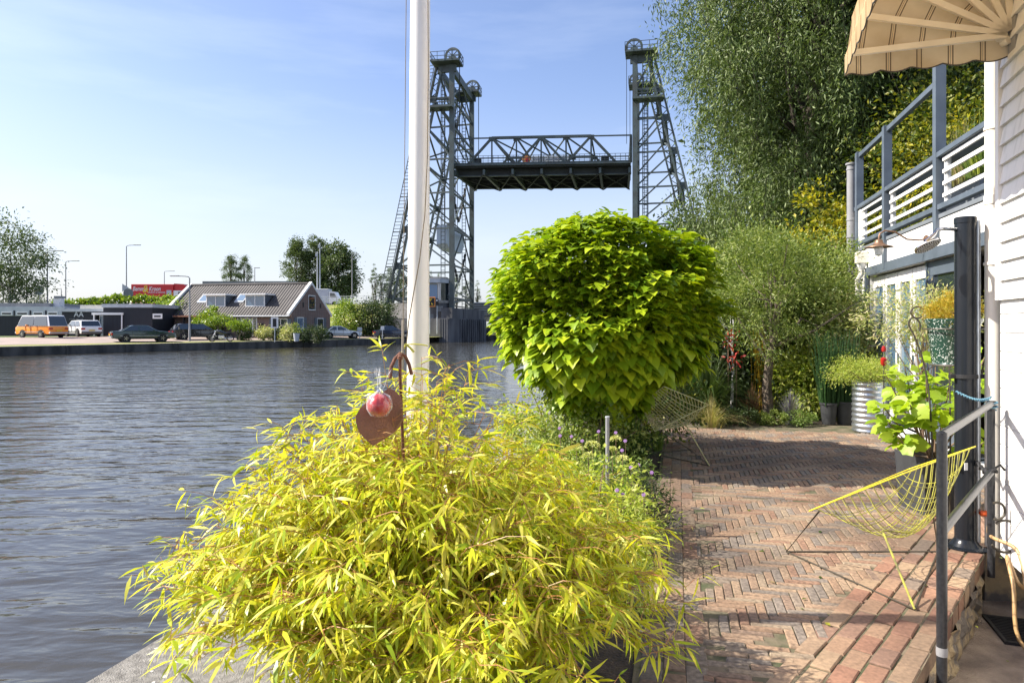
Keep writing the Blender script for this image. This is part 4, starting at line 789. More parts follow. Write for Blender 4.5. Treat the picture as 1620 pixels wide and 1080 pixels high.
# ---------------------------------------------------------------- lift bridge
UPZ = V((0, 0, 1)); ZT = 36.0; ZBASE = 3.8
def tower(name, Pn, Pf, o, t0, t1, label, steel, lad=True):
    """near and far vertical posts, inclined rear legs t0 (top) .. t1 (bottom) away from the span"""
    root = thing(name, (Pn[0], Pn[1], ZBASE), label, 'bridge tower', 'lift bridge towers')
    Pn, Pf = V((*Pn, 0)), V((*Pf, 0)); o = V((*o, 0)).normalized()
    dep = (Pf-Pn); dd = dep.normalized()
    lv = [5.2, 9.5, 14.3, 19, 23.4, 27.6, 31.3]
    rear = lambda P, z: P+o*(t1+(t0-t1)*(z-ZBASE)/(ZT-ZBASE))+UPZ*z
    post = lambda P, z: P+UPZ*z
    for P, nm in ((Pn, 'near'), (Pf, 'far')):
        mb = MB(); mb.beam(post(P, ZBASE), post(P, ZT-.4), .62, .55, dd); mb.build('leg', steel, root)
        mb = MB()                                        # latticed inclined leg: two chords with lacing
        w = o*.42
        for s in (-1, 1): mb.beam(rear(P, ZBASE)+w*s, rear(P, ZT-.5)+w*s, .22, .5, dd)
        n = 44
        for i in range(n):
            z0, z1 = ZBASE+(ZT-1-ZBASE)*i/n, ZBASE+(ZT-1-ZBASE)*(i+1)/n; s = 1 if i % 2 else -1; mb.beam(rear(P, z0)+w*s, rear(P, z1)-w*s, .09, .09)
        mb.build('inclined_leg', steel, root)
        mb = MB(); prev = ZBASE
        for z in lv:
            mb.beam(post(P, z), rear(P, z), .2, .2)
            mb.beam(post(P, prev+(.3 if prev == ZBASE else 0)), rear(P, z), .2, .18)
            g = rear(P, z); mb.box(g, (1.0, .12, .9), atan2(o.y, o.x)); prev = z
        mb.beam(post(P, lv[-1]), rear(P, ZT-1), .24, .2)
        mb.build('side_bracing', steel, root)
    for fn, nm, k in ((post, 'front_bracing', .16), (rear, 'rear_bracing', .2)):
        mb = MB(); zs = [ZBASE+.6]+lv+[ZT-1]
        for a, b in zip(zs, zs[1:]):
            mb.beam(fn(Pn, b), fn(Pf, b), k*1.3); 
            if fn == rear: mb.beam(fn(Pn, a), fn(Pf, b), k); mb.beam(fn(Pf, a), fn(Pn, b), k)
            else:
                m_ = (fn(Pn, b)+fn(Pf, b))/2
                mb.beam(fn(Pn, a), m_, k); mb.beam(fn(Pf, a), m_, k)
        mb.build(nm, steel, root)
    # ladder bars behind both posts
    mb = MB()
    for P in (Pn, Pf):
        q = o*.95
        for s in (.0, .55): mb.beam(P+q+o*s+UPZ*ZBASE, P+q+o*s+UPZ*(ZT-1), .09)
        for i in range(64): z = ZBASE+.5*i; mb.beam(P+q+UPZ*z, P+q+o*.55+UPZ*z, .07)
    mb.build('ladder', steel, root)
    if lad:                                               # caged stair up the inclined leg
        mb = MB(); f = -dd*.55
        for s in (.55, 1.5): mb.beam(rear(Pn, ZBASE)+o*s+f, rear(Pn, ZT)+o*s+f, .08)
        for i in range(70): z = ZBASE+.46*i; mb.beam(rear(Pn, z)+o*.55+f, rear(Pn, z)+o*1.5+f, .07)
        for i in range(14): z = ZBASE+1+2.3*i; mb.beam(rear(Pn, z)+o*1.5+f, rear(Pn, z+.01)+o*.3-dd*.1, .07)
        mb.build('stair', steel, root)
    # head: beams, platforms with railings over the near and the far posts
    mb = MB()
    mb.beam(post(Pn, ZT-.9), post(Pf, ZT-.9), .5, 1.0); mb.beam(rear(Pn, ZT-.9), rear(Pf, ZT-.9), .4, .9)
    for P in (Pn, Pf):
        mb.beam(post(P, ZT-.9)-o*.6, rear(P, ZT-.9), .4, .9)
        mb.beam(post(P, ZT-4.6), rear(P, ZT-1), .22)
    mb.build('head_frame', steel, root)
    a = atan2(dd.y, dd.x)
    for P, sgn in ((Pn, 1), (Pf, -1)):
        c = P+o*(t0/2-.1)+UPZ*(ZT-.15); pl = MB().box(c, (2.6, t0+2.2, .25), a).build('platform', M['steel_d'] if 0 else steel, root)
        mb = MB(); hx, hy = 1.3, (t0+2.2)/2; dx, dy = V((cos(a), sin(a), 0)), V((-sin(a), cos(a), 0)); cor = [c+dx*hx*i+dy*hy*j for i, j in ((-1, -1), (1, -1), (1, 1), (-1, 1))]
        for p, q in zip(cor, cor[1:]+cor[:1]):
            for z in (.55, 1.1): mb.beam(p+UPZ*z, q+UPZ*z, .06)
            for k in range(4): w_ = p.lerp(q, k/4); mb.beam(w_, w_+UPZ*1.1, .06)
        mb.build('railing', steel, pl)
        # sheave wheel standing in the across direction
        ax = dd; wc = P-o*.1+UPZ*(ZT+.75); n = 28; mb = MB(); R_ = .95
        for i in range(n):
            a0, a1 = 2*pi*i/n, 2*pi*(i+1)/n
            for rr_ in (R_,): mb.beam(wc+o*rr_*cos(a0)+UPZ*rr_*sin(a0), wc+o*rr_*cos(a1)+UPZ*rr_*sin(a1), .28, .13, ax)
        for i in range(8): a0 = 2*pi*i/8; mb.beam(wc, wc+o*R_*cos(a0)+UPZ*R_*sin(a0), .09, .1, ax)
        mb.lathe([(.2, -.2), (.2, .2)], wc, 12, 1); sh = mb.build('sheave', steel, root)
        mb = MB(); mb.box(wc-UPZ*.55, (.7, .9, .8), a); mb.build('bearing', steel, sh)
        mb = MB()                                         # hoist cables from the sheave to the span
        zc = 24.6
        for k in (-.12, 0, .12): mb.beam(wc-o*R_+dd*k, V((wc.x, wc.y, zc))-o*R_+dd*k, .05)
        mb.build('hoist_cable', M['steel_d'], root)
    # middle platform
    z = 30.0; c = (Pn+rear(Pn, z)-UPZ*z)/2+UPZ*z; wd = (rear(Pn, z)-UPZ*z-Pn).length
    pl = MB().box(c-dd*.2, (2.0, wd+.6, .28), a).build('platform', steel, root); mb = MB()
    for s in (-1, 1):
        p, q = c+dd*s*.9-o*wd/2, c+dd*s*.9+o*wd/2
        for zz_ in (.6, 1.15): mb.beam(p+UPZ*zz_, q+UPZ*zz_, .06)
        for k in range(5): w_ = p.lerp(q, k/4); mb.beam(w_, w_+UPZ*1.15, .06)
    mb.build('railing', steel, pl)
    return root, Pn, Pf, o, dd
lt = tower('bridge_tower', (-7.85, 89.2), (-5.95, 101), (-.97, .24), 1.6, 8.9, 'left lift bridge tower rising behind the white mast', M['steel'])
rt = tower('bridge_tower', (15.55, 86.3), (18.0, 98), (.97, -.2), 1.8, 9.5, 'right lift bridge tower beside the big willow', M['steel'], lad=False)
# raised span
NL, NR, FL, FR = V((-7.7, 90, 22.65)), V((15.3, 87.9, 22.55)), V((-5.5, 100.5, 22.65)), V((17.0, 98.8, 22.55))
t = thing('bridge_span', (4, 94, 21), 'raised steel truss span of the lift bridge with dark underside', 'bridge span')
dn = UPZ*-1.3
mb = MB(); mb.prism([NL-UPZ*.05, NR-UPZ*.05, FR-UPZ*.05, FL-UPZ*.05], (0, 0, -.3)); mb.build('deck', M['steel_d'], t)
for a, b, nm in ((NL, NR, 'n'), (FL, FR, 'f')):
    mb = MB(); mb.prism([a, b, b-UPZ*.16, a-UPZ*.16], (b-a).cross(UPZ).normalized()*.35); mb.build('edge_beam', M['steel'], t)
    iw = (FL-NL)*(.11 if nm == 'n' else -.11)
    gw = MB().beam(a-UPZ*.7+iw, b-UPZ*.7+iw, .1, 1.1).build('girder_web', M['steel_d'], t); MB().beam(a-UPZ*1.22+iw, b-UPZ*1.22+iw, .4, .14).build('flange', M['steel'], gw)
mb = MB()
for i in range(7): a, b = NL.lerp(NR, (i+.06)/6.1), FL.lerp(FR, (i+.06)/6.1); mb.beam(a-UPZ*.95, b-UPZ*.95, .3, .7)
mb.build('cross_girder', M['steel'], t)
mb = MB()
for i in range(6):
    a, b, c, d = NL.lerp(NR, i/6), NL.lerp(NR, (i+1)/6), FL.lerp(FR, i/6), FL.lerp(FR, (i+1)/6); mb.beam(a-UPZ*1.3, d-UPZ*1.3, .14); mb.beam(b-UPZ*1.3, c-UPZ*1.3, .14)
for k in (.25, .5, .75): mb.beam(NL.lerp(FL, k)-UPZ*.6, NR.lerp(FR, k)-UPZ*.6, .2, .5)
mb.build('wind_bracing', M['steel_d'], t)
H0 = 3.5
def truss(A, B):
    n = 6; mb = MB(); bt = [A.lerp(B, .08+.84*i/n) for i in range(n+1)]; tp = [p+UPZ*H0 for p in bt]
    mb.beam(A+UPZ*.12, B+UPZ*.12, .3, .3); mb.beam(tp[1], tp[n-1], .34, .32)
    mb.beam(bt[0], tp[1], .3); mb.beam(bt[n], tp[n-1], .3)
    for i in range(1, n):
        mb.beam(bt[i], tp[i], .2)
        if i < n-1:
            if i % 2: mb.beam(tp[i], bt[i+1], .28)
            else: mb.beam(bt[i], tp[i+1], .28)
    for i in range(1, n): mb.box(tp[i]-UPZ*.15, (.8, .1, .6), atan2((B-A).y, (B-A).x))
    mb.build('truss', M['steel'], t); return tp
ta = truss(NL, NR); tb = truss(FL, FR)
mb = MB()
for i in range(1, 6):
    mb.beam(ta[i], tb[i], .2)
    if i < 5: mb.beam(ta[i], tb[i+1], .16); mb.beam(ta[i+1], tb[i], .16)
# end portals reaching for the towers
for A, B, s in ((NL, FL, 0), (NR, FR, 1)):
    e0, e1 = A+UPZ*H0, B+UPZ*H0; mb.beam(e0, e1, .25); mb.beam(A, e0, .3); mb.beam(B, e1, .3); mb.beam(e0, (ta[1] if not s else ta[5]), .16); mb.beam(e1, (tb[1] if not s else tb[5]), .16)
    mb.beam(e0, (bt_ := (A+B)/2+UPZ*2.0), .14); mb.beam(e1, bt_, .14)
mb.build('top_bracing', M['steel'], t)
mb = MB(); off = (NL-FL).normalized()*.15
for A, B, s in ((NL, NR, 1), (FL, FR, -1)):
    A, B = A+off*s, B+off*s
    for z in (.45, .8, 1.15): mb.beam(A+UPZ*z, B+UPZ*z, .05)
    for i in range(36): p = A.lerp(B, i/35); mb.beam(p, p+UPZ*1.15, .055)
mb.build('railing', M['steel'], t)
MB().box(NL.lerp(NR, .86)+UPZ*.55+V((0, .5, 0)), (1.0, .6, .9), 0, .05).build('machine_box', M['steel_d'], t)
MB().box(NL.lerp(NR, .14)+UPZ*.5+V((0, .5, 0)), (.9, .6, .8), 0, .05).build('machine_box', M['steel_d'], t)
# banner on the span railing
bp = at(840, 256, 89.0); bn = thing('banner', tuple(bp), 'long white banner with blue lettering and an orange disc on the bridge span', 'banner')
xd = (NR-NL).normalized()
MB().prism([bp, bp+xd*4.9, bp+xd*4.9+UPZ*.75, bp+UPZ*.75], (0, .03, 0)).build('cloth', M['white'], bn)
text('lettering', 'Stichting Gouweknoop', M['dprint'], bp+xd*.25+UPZ*.2+V((0, -.012, 0)), xd, UPZ, .5, bn, ext=.004, wide=.9)
MB().lathe([(.55, -.03), (.55, .03)], bp-xd*.62+UPZ*.3, 22, 1).build('disc', M['orange'], bn); MB().lathe([(.24, -.05), (.24, -.032)], bp-xd*.5+UPZ*.22, 16, 1).build('disc_mark', M['red'], bn)
# hanging counterweight and its chains between the left posts
Pn, Pf, o, dd = lt[1:]
cw = thing('counterweight', tuple(Pn+o*.9+dd*5.5+UPZ*11.6), 'pale blue counterweight hanging inside the left bridge tower', 'counterweight')
A = Pn+o*2.6+dd*1.2; 
def cwp(a, b, z): return Pn-o*(-.9)+o*a+dd*b+UPZ*z
mb = MB(); P4 = [cwp(0, 1.0, 14.9), cwp(0, 10.6, 14.9), cwp(0, 10.6, 13.0), cwp(0, 9.0, 11.9), cwp(0, 2.2, 11.9), cwp(0, 1.0, 12.4)]; mb.prism(P4, tuple(o*1.5)); mb.build('box', M['cweight'], cw)
mb = MB(); mb.beam(cwp(-.08, .8, 15.0), cwp(-.08, 10.8, 15.0), .25, .3); mb.beam(cwp(1.55, .8, 15.0), cwp(1.55, 10.8, 15.0), .2, .3); mb.build('top_frame', M['steel'], cw)
for P, lb in ((2.0, 'near'), (9.4, 'far')):
    mb = MB(); mb.beam(cwp(.7, P, 15), cwp(.7, P, 34.5), .08); mb.beam(cwp(1.0, P, 15), cwp(1.0, P, 34.5), .08); mb.build('suspension_cable', M['steel_d'], cw)
for j, (za, zb, lb, rr_) in enumerate(((21.5, 16.0, 'chain looping above the counterweight in the left tower', .28), (11.9, 7.6, 'chain looping below the counterweight in the left tower', .28))):
    ch = MB(); n = 26
    for i in range(n):
        f = lambda u: cwp(-.35, 1.6+8.4*u, zb+(za-zb)*(2*abs(u-.5))**1.25)
        p, q = f(i/n), f((i+1)/n); ch.beam(p, q, .34 if i % 2 else .14, .14 if i % 2 else .34)
    tag(ch.build('balance_chain', M['steel_d']), lb, 'chain', 'chains in the left tower')

# piers, operator cabin, louvred approach
def pierpt(a, b, z): p = V((-12.4, 87.2, 0))-OL*a+DD*b; return V((p.x, p.y, z))
t = thing('bridge_pier', tuple(pierpt(3, 0, -.6)), 'massive grey concrete pier under the left bridge tower', 'pier')
mb = MB(); mb.prism([pierpt(-6, 1.2, -1.5), pierpt(3.2, 1.2, -1.5), pierpt(3.2, 0, -1.5), pierpt(4.6, 0, -1.5), pierpt(5.1, 2, -1.5), pierpt(5.1, 15.5, -1.5), pierpt(-6, 15.5, -1.5)], (0, 0, 4.0)); mb.build('base', M['pier'], t)
mb = MB(); mb.prism([pierpt(-6, 5.2, 2.5), pierpt(4.9, 5.2, 2.5), pierpt(4.9, 15.2, 2.5), pierpt(-6, 15.2, 2.5)], (0, 0, 1.35)); mb.prism([pierpt(3.3, .6, 2.5), pierpt(4.8, .6, 2.5), pierpt(4.8, 5.2, 2.5), pierpt(3.3, 5.2, 2.5)], (0, 0, 1.32)); mb.build('upper_block', M['pier'], t)
mb = MB()
for i in range(12): mb.box(pierpt(5.1, 2.9+1.0*i, .9), (.25, .35, 3.0), aD)
mb.build('sheet_piles', M['pier'], t); mb = MB()
for i in range(4): mb.box(pierpt(3.4+.32*i, -.02, .8), (.14, .16, 3.3), aD)
mb.build('sheet_piles', M['pier'], t)
# cabin
cb = thing('operator_cabin', tuple(pierpt(.5, .5, 2.5)), 'concrete bridge operator cabin with blue glass and pale flat roof', 'cabin')
x0, x1 = px2(664, 88), px2(709.5, 88)
def cab_poly(k, z): return [(x0-k, 88.3-k, z), (x1-1.1, 88.3-k, z), (x1+k, 89.4, z), (x1+k, 93, z), (x0-k, 93, z)]
MB().prism(cab_poly(0, -.5), (0, 0, zz(479, 88)+.5)).build('base', M['pier'], cb)
MB().prism(cab_poly(.12, zz(479, 88)), (0, 0, .35)).build('sill_band', M['concrete'], cb)
MB().prism(cab_poly(-.08, zz(479, 88)+.352), (0, 0, 2.25)).build('window_band', M['glass'], cb)
MB().prism(cab_poly(.3, zz(479, 88)+2.604), (0, 0, .5)).build('roof', M['light_grey'], cb)
MB().prism(cab_poly(-.3, zz(479, 88)+3.106), (0, 0, .3)).build('roof_cap', M['concrete'], cb)
mb = MB(); zq = zz(479, 88)+1.46
for xx, yy in ((x0, 88.32), (px2(676, 88), 88.32), (px2(693.5, 88), 88.32), (x1-1.15, 88.32), (x1-.02, 89.45)): MB().box((xx, yy, zq), (.2, .14, 2.2)).build('mullion', M['white_w'], cb)
MB().box((px2(685, 88), 88.33, zq), (1.05, .06, 1.75)).build('blue_pane', M['glass_s'], cb)
for px, py, w in ((696, 488, .9), (683, 501, .5), (700, 506, .35)): MB().box((px2(px, 88), 88.27, zz(py, 88)), (w*.8, .06, .7)).build('vent', M['grey'], cb)
# matrix sign and signal light
p = at(681, 477.5, 87.0); ms = thing('matrix_sign', (p.x, p.y, zz(528, 87)), 'black matrix sign with orange marks beside the operator cabin', 'sign')
MB().box(p, (1.0, .25, 1.0), 0, .02).build('housing', M['black'], ms)
MB().box(p+V((0, .02, 0)), (1.25, .2, 1.25), 0, .02).build('frame', M['orange'], ms)
mb = MB(); mb.prism([p+V((-.25, -.14, .4)), p+V((.25, -.14, .4)), p+V((0, -.14, .05))], (0, .02, 0)); mb.prism([p+V((-.4, -.14, -.35)), p+V((-.1, -.14, -.35)), p+V((-.1, -.14, -.05))], (0, .02, 0)); mb.prism([p+V((.4, -.14, -.35)), p+V((.12, -.14, -.35)), p+V((.12, -.14, -.05))], (0, .02, 0)); mb.build('orange_mark', M['gold'], ms)
MB().tube([(p.x-.1, p.y+.1, zz(528, 87)), (p.x-.1, p.y+.1, p.z-.5)], .06, 8).build('post', M['light_grey'], ms, True)
p = at(691.5, 477.5, 86.9); sg = thing('signal_light', (p.x, p.y, zz(528, 87)), 'black signal light on a thin post beside the operator cabin', 'signal')
MB().box(p, (.32, .3, .85), 0, .03).build('housing', M['black'], sg); MB().lathe([(.1, -.03), (.1, .02)], p+V((0, -.17, .18)), 12, 1).build('lens', M['lampglass'], sg)
MB().tube([(p.x, p.y+.05, zz(528, 87)), (p.x, p.y+.05, p.z-.4)], .06, 8).build('post', M['light_grey'], sg, True)
# grassed shoulder below the sign
sheet('far_grass_verge', [(px2(640, 82), 80.5, .12), (px2(700, 86), 86.2, .13), (px2(700, 86), 88.2, .13), (px2(640, 90), 92, .13)], M['grass'])
mb = MB(); mb.prism([(px2(618, 90), 90, 0.1), (px2(668, 90), 88.5, 0.1), (px2(668, 90), 92, 0.1), (px2(618, 90), 94, 0.1)], (0, 0, 4.4)); tag(mb.build('abutment_wall', M['concrete']), 'concrete abutment wall of the elevated road beside the blue car', 'wall')
ap = thing('approach_building', (px2(765, 112), 112, 0), 'long grey louvred building on columns right of the bridge pier', 'building')
q0, q1 = px2(744, 108), px2(800, 108)
def lq(mb, x0, x1, y0, y1, z0, z1): mb.box(((x0+x1)/2, (y0+y1)/2, (z0+z1)/2), (abs(x1-x0), y1-y0, z1-z0))
mb = MB(); lq(mb, q0, q1, 108, 130, zz(501, 108), zz(480, 108)); mb.build('wall', M['pier'], ap)
mb = MB()
for i in range(8): z = zz(501, 108)+.3+.26*i; lq(mb, q0-.02, q1+.02, 107.8, 107.99, z, z+.09)
mb.build('louvre', M['light_grey'], ap)
mb = MB(); lq(mb, q0-.1, q1+.2, 107.7, 130, zz(480, 108)+.002, zz(478, 108)); mb.build('roof', M['light_grey'], ap)
mb = MB(); lq(mb, q0, q1, 107.9, 129, zz(507, 108), zz(501, 108)-.002); mb.build('floor_slab', M['concrete'], ap)
for px in (752, 778, 796): mb = MB(); lq(mb, px2(px, 108), px2(px+2.4, 108), 108.5, 108.9, -.3, zz(507, 108)-.002); mb.build('column', M['light_grey'], ap)
ld = thing('landing_stage', (px2(755, 103), 103, -.5), 'low dark timber landing stage beyond the bridge pier', 'landing stage')
mb = MB(); lq(mb, px2(745, 103), px2(772, 103), 102, 104, -.1, .25); mb.build('deck', M['wood'], ld); mb = MB(); [mb.tube([(px2(a, 102), 101.9, -1), (px2(a, 102), 101.9, .9)], .13, 8) for a in (747, 756, 765, 771)]; mb.build('post', M['black'], ld)
sheet('far_bank_beyond', [(px2(762, 104), 104, .15), (px2(792, 104), 104, .15), (px2(900, 200), 200, .15), (px2(700, 200), 200, .15)], M['grass'])
mb = MB(); lq(mb, px2(762, 104), px2(792, 104), 103.7, 104, -1, .16); tag(mb.build('far_quay_wall', M['darkwall']), kind='structure')
car('parked_car', (px2(783, 112), 112, .16), rad(10), 'dark blue car parked under the louvred building', 'car', M['carblue'], L_=4.2)
# right tower pier and a quay fender
rp = thing('bridge_pier', (16.5, 86, -.6), 'concrete pier carrying the right bridge tower', 'pier', None)
MB().prism([(14.4, 84.6, -1.5), (28, 82, -1.5), (31, 99, -1.5), (17, 101, -1.5)], (0, 0, 5.3)).build('base', M['pier'], rp)
# ---------------------------------------------------------------- flagpole, stake, ornament
PD = 3.68
x = px2(659.5, PD); t = thing('flagpole', (x, PD, -.02), 'white flagpole standing behind the bamboo at the quay', 'flagpole')
MB().tube([(x, PD, -.02), (x+.004, PD, .9), (x+.02, PD, 3.6), (x+.04, PD, 8)], [.0625, .0615, .052, .035], 32).build('mast', M['pole'], t, True)
MB().tube([(px2(641, PD), PD-.075, -.0), (px2(641.5, PD), PD-.075, 1.7), (px2(646, PD), PD-.06, 3.5)], .002, 6).build('halyard', M['rope'], t, True)
cv = [at(a, b, PD-.075) for a, b in ((677, 0), (677.5, 110), (676, 250), (672, 340), (664, 410), (655, 460), (647, 505), (643, 545), (641, 560))]
MB().tube(cv, .0028, 6).build('loose_halyard', M['rope'], t, True)
mb = MB(); mb.tube([at(a, b, PD-.08) for a, b in ((640, 545), (655, 544), (668, 545), (677, 547))], .004, 6); mb.tube([at(a, b, PD-.08) for a, b in ((641, 544), (648, 549), (655, 557))], .006, 6); mb.tube([at(a, b, PD-.08) for a, b in ((642, 545), (638, 552), (634, 562))], .005, 6); mb.build('ribbon', M['ribbon'], t)
x = px2(637.5, PD-.1); st = MB().tube([(x, PD-.12, -.02), (x-.004, PD-.12, .8), (x+.003, PD-.12, EYE+.03)], [.008, .008, .0065], 8).build('wooden_stake', M['wood'], None, True); tag(st, 'thin weathered wooden stake tied against the left side of the white flagpole', 'stake')
OD = 2.4
t = thing('garden_ornament', (px2(632, OD), OD+.1, 0), 'rusty steel leaf on a hooked rod standing in the bamboo', 'ornament')
MB().tube([(px2(633, OD), OD+.3, 0), (px2(634, OD), OD+.14, .75), at(633, 600, OD+.02), at(633, 560, OD)], .0058, 10).build('rod', M['rust2'], t, True)
MB().tube([at(a, b, OD+.01*i) for i, (a, b) in enumerate(((617, 598), (619, 580), (625, 567), (633, 559), (641, 563), (647, 576), (651, 592)))], [.0065]*7, 10).build('hook', M['rust2'], t, True)
MB().lathe([(.002, -.012), (.009, -.004), (.009, .006), (.002, .014)], tuple(at(633, 566, OD)), 12).build('finial', M['rust2'], t, True)
pts = [(615, 613), (600, 626), (583, 634), (570, 645), (563, 657), (563, 668), (567, 681), (575, 692), (590, 705), (606, 696), (620, 687), (632, 676), (637, 665), (637, 640), (634, 628), (626, 619)]
P = [at(a, b, OD-.04+ (a-600)*.0006) for a, b in pts]; cc = sum(P, V())/len(P); mb = MB(); n = len(P)
cc2 = cc+V((.01, -.018, 0)); th = V((0, .004, 0)); mb.add(P+[cc2]+[p+th for p in P]+[cc2+th], [(i, (i+1) % n, n) for i in range(n)]+[(n+1+(i+1) % n, n+1+i, 2*n+1) for i in range(n)]+[(i, n+1+i, n+1+(i+1) % n, (i+1) % n) for i in range(n)])
mb.build('steel_leaf', M['rust'], t, True)
OB = thing('wrapped_ball', tuple(at(600, 640, OD-.09)), 'red ball wrapped in clear cellophane hanging on the rusty leaf', 'ball')
c = at(600, 641, OD-.09); R_ = .040
MB().lathe([(R_*sin(pi*i/16)+.0003, -R_*cos(pi*i/16)) for i in range(17)], c, 28).build('ball', mat('red_wax', (.50, .035, .022), .25, scale=30, col2=(.42, .02, .02), coat=.8), OB, True)
cel = bpy.data.materials.new('cellophane'); cel.use_nodes = True; b = cel.node_tree.nodes['Principled BSDF']; b.inputs['Roughness'].default_value = .07; b.inputs['Specular IOR Level'].default_value = .8
tr_ = nd(cel, 'ShaderNodeBsdfTransparent'); ms_ = nd(cel, 'ShaderNodeMixShader'); b.inputs['Base Color'].default_value = (.8, .82, .85, 1)
lw = nd(cel, 'ShaderNodeLayerWeight'); lw.inputs[0].default_value = .15; lk(cel, lw.outputs['Facing'], ms_.inputs[0]); lk(cel, tr_.outputs[0], ms_.inputs[1]); lk(cel, b.outputs[0], ms_.inputs[2]); lk(cel, ms_.outputs[0], cel.node_tree.nodes['Material Output'].inputs[0])
r = random.Random(4); mb = MB(); n = 36
prof = [(.004, -1.06), (.7, -.86), (1.05, -.3), (1.08, .2), (.85, .75), (.35, 1.05), (.16, 1.25), (.34, 1.75), (.5, 2.5), (.62, 3.0)]
for q, h_ in prof:
    for k in range(n): a = 2*pi*k/n; w = 1+(.22 if h_ > .7 else .07)*sin(a*7+h_*3)+r.uniform(-.05, .05); mb.v.append((c.x+R_*q*w*cos(a)-(.012*(h_-1) if h_ > 1.2 else 0)*(1 if k < n/2 else -.8), c.y+R_*q*w*sin(a), c.z+R_*(h_+(r.uniform(-.35, .25) if h_ > 2.9 else 0))))
mb.f = [(i*n+k, i*n+(k+1) % n, (i+1)*n+(k+1) % n, (i+1)*n+k) for i in range(len(prof)-1) for k in range(n)]
mb.build('cellophane', cel, OB, True); MB().lathe([(.0075, -.003), (.0085, 0), (.0075, .003)], c+V((0, 0, R_*1.22)), 12).build('tie', M['chrome'], OB)

# ---------------------------------------------------------------- bamboo
BC = np.array([-.39, 2.80, 0.0]); r = rs(21)
bamb = thing('bamboo_plant', tuple(BC), 'big yellow green bamboo bush in the foreground on the quay', 'bamboo')
nc = 400; mb = MB(); tips = []; tdir = []
for i in range(nc):
    a = r.random()*2*pi; q = r.random()**.5; b0 = BC+np.array([cos(a)*q*.30, sin(a)*q*.26, 0]); reach = (.10+.59*q)*r.uniform(.75, 1.1); h_ = (1.17-.44*q**2.4)*r.uniform(.76, 1.08)
    out = np.array([cos(a), sin(a)*.98, 0]); bend = .10+.32*q+(.4*q if r.random() < .35 else 0)
    f = lambda u: b0+out*reach*u**1.7*1.05+np.array([0, 0, h_*(1.25*u-bend*u**3.2)])
    ps = [f(u) for u in np.linspace(0, 1, 8)]
    mb.tube([tuple(p) for p in ps], [.0042*(1-.75*k/7) for k in range(8)], 5, False)
    for u in np.linspace(.25, 1, 22)+r.uniform(-.02, .02, 22):
        u = min(u, 1); p = f(u); d_ = f(min(u+.05, 1.05))-f(u-.02); tips.append((p, out, d_))
mb.build('cane', M['cane'], bamb, True)
tw = MB(); P = []; T = []; N = []; SZ = []; WD = []
for p, out, d_ in tips:
    a = r.random()*2*pi; side = np.array([cos(a), sin(a), r.uniform(-.1, .45)])*.8+out*.5; L_ = r.uniform(.05, .17); side = side/np.linalg.norm(side)
    e = p+side*L_; tw.tube([tuple(p), tuple((p+e)/2+np.array([0, 0, .012])), tuple(e)], [.0016, .0013, .0008], 3, False)
    k = r.integers(4, 9); base = side*.55+out*.25
    for j in range(k):
        w = r.random()
        if p[1] < 2.5 and p[2] > 1.08 and abs(p[0]+.42) < .17: continue
        P.append(p+(e-p)*(.35+.65*w)+np.array([0, 0, .006])); hd = base+r.normal(size=3)*.55; hd[2] = hd[2]*.6-.45+.42*max(0, (p[2]-.75)*1.4); T.append(hd); N.append(np.array([0, 0, 1])+r.normal(size=3)*.45+out*.35); SZ.append(r.uniform(.045, .11)); WD[-1:] = WD[-1:]; WD.append(r.uniform(.65, 1.0))
tw.build('twig', M['cane'], bamb)
fl = leaves('foliage', P, T, N, SZ, LANCE, L['bamboo'], bamb, True, WD)

# ---------------------------------------------------------------- catalpa ball tree
CC = V((px2(952, 8), 8.0, 0)); t = thing('catalpa_tree', tuple(CC), 'round headed tree with large heart shaped bright green leaves by the water', 'tree')
r = rs(33); ys = 14+np.array([337, 343, 352, 365, 385, 410, 440, 480, 520, 560, 600, 630, 652]); rw = np.array([22, 80, 118, 146, 168, 180, 187, 186, 178, 160, 118, 68, 26])
zs = EYE-(ys-HY)/F*8; rw = np.maximum(rw-30-20*np.clip((ys-530)/80, 0, 1), 8)/F*8
P = []; T = []; N = []; SZ = []; stems = MB()
nc_ = 760; per = 28
uc = r.random(nc_*3)*(640-352)+352; Rc = np.interp(uc, ys, rw); kp = r.random(len(uc)) < (Rc/Rc.max())**.9+.1; uc = uc[kp][:nc_+60]; Rc = np.interp(uc, ys, rw); nc_ = len(uc)
an = r.random(nc_)*2*pi; lump = 1+.09*np.sin(an*4+uc*.04)+.06*np.sin(an*7-uc*.06)+.04*r.normal(size=nc_)
fr = np.where(r.random(nc_) < .68, 1.0-.14*r.random(nc_)+.07*(r.random(nc_) < .2), .25+.55*r.random(nc_)); Rr = Rc*lump*fr
zc = EYE-(uc-HY)/F*8; cen = np.stack([CC.x+np.cos(an)*Rr, CC.y+np.sin(an)*Rr, zc+r.normal(0, .03, nc_)], 1)
outw = np.repeat(np.stack([np.cos(an), np.sin(an), 0*an], 1), per, 0); ul = np.repeat(uc, per); n = len(ul)
th = r.random(n)*2*pi; rd = .14*r.random(n)**.5; fan = np.stack([np.cos(th), np.sin(th), 0*th], 1); low = np.clip((ul-500)/80, 0, 1)
P = np.repeat(cen, per, 0)+fan*rd[:, None]+np.stack([0*th, 0*th, r.normal(0, .045, n)-rd*.25], 1)
T = fan*.8+outw*(.75+.2*low[:, None])+r.normal(size=(n, 3))*.22+np.stack([0*th, 0*th, -.12-.95*low+.15*(ul < 400)], 1)
N = np.array([0, 0, 1])*1.3+outw*.08+r.normal(size=(n, 3))*.22+outw*low[:, None]*1.0
SZ = r.uniform(.05, .135, n)*(.95+.5*low)
leaves('foliage', P, T, N, SZ, HEART, L['catalpa'], t, True)
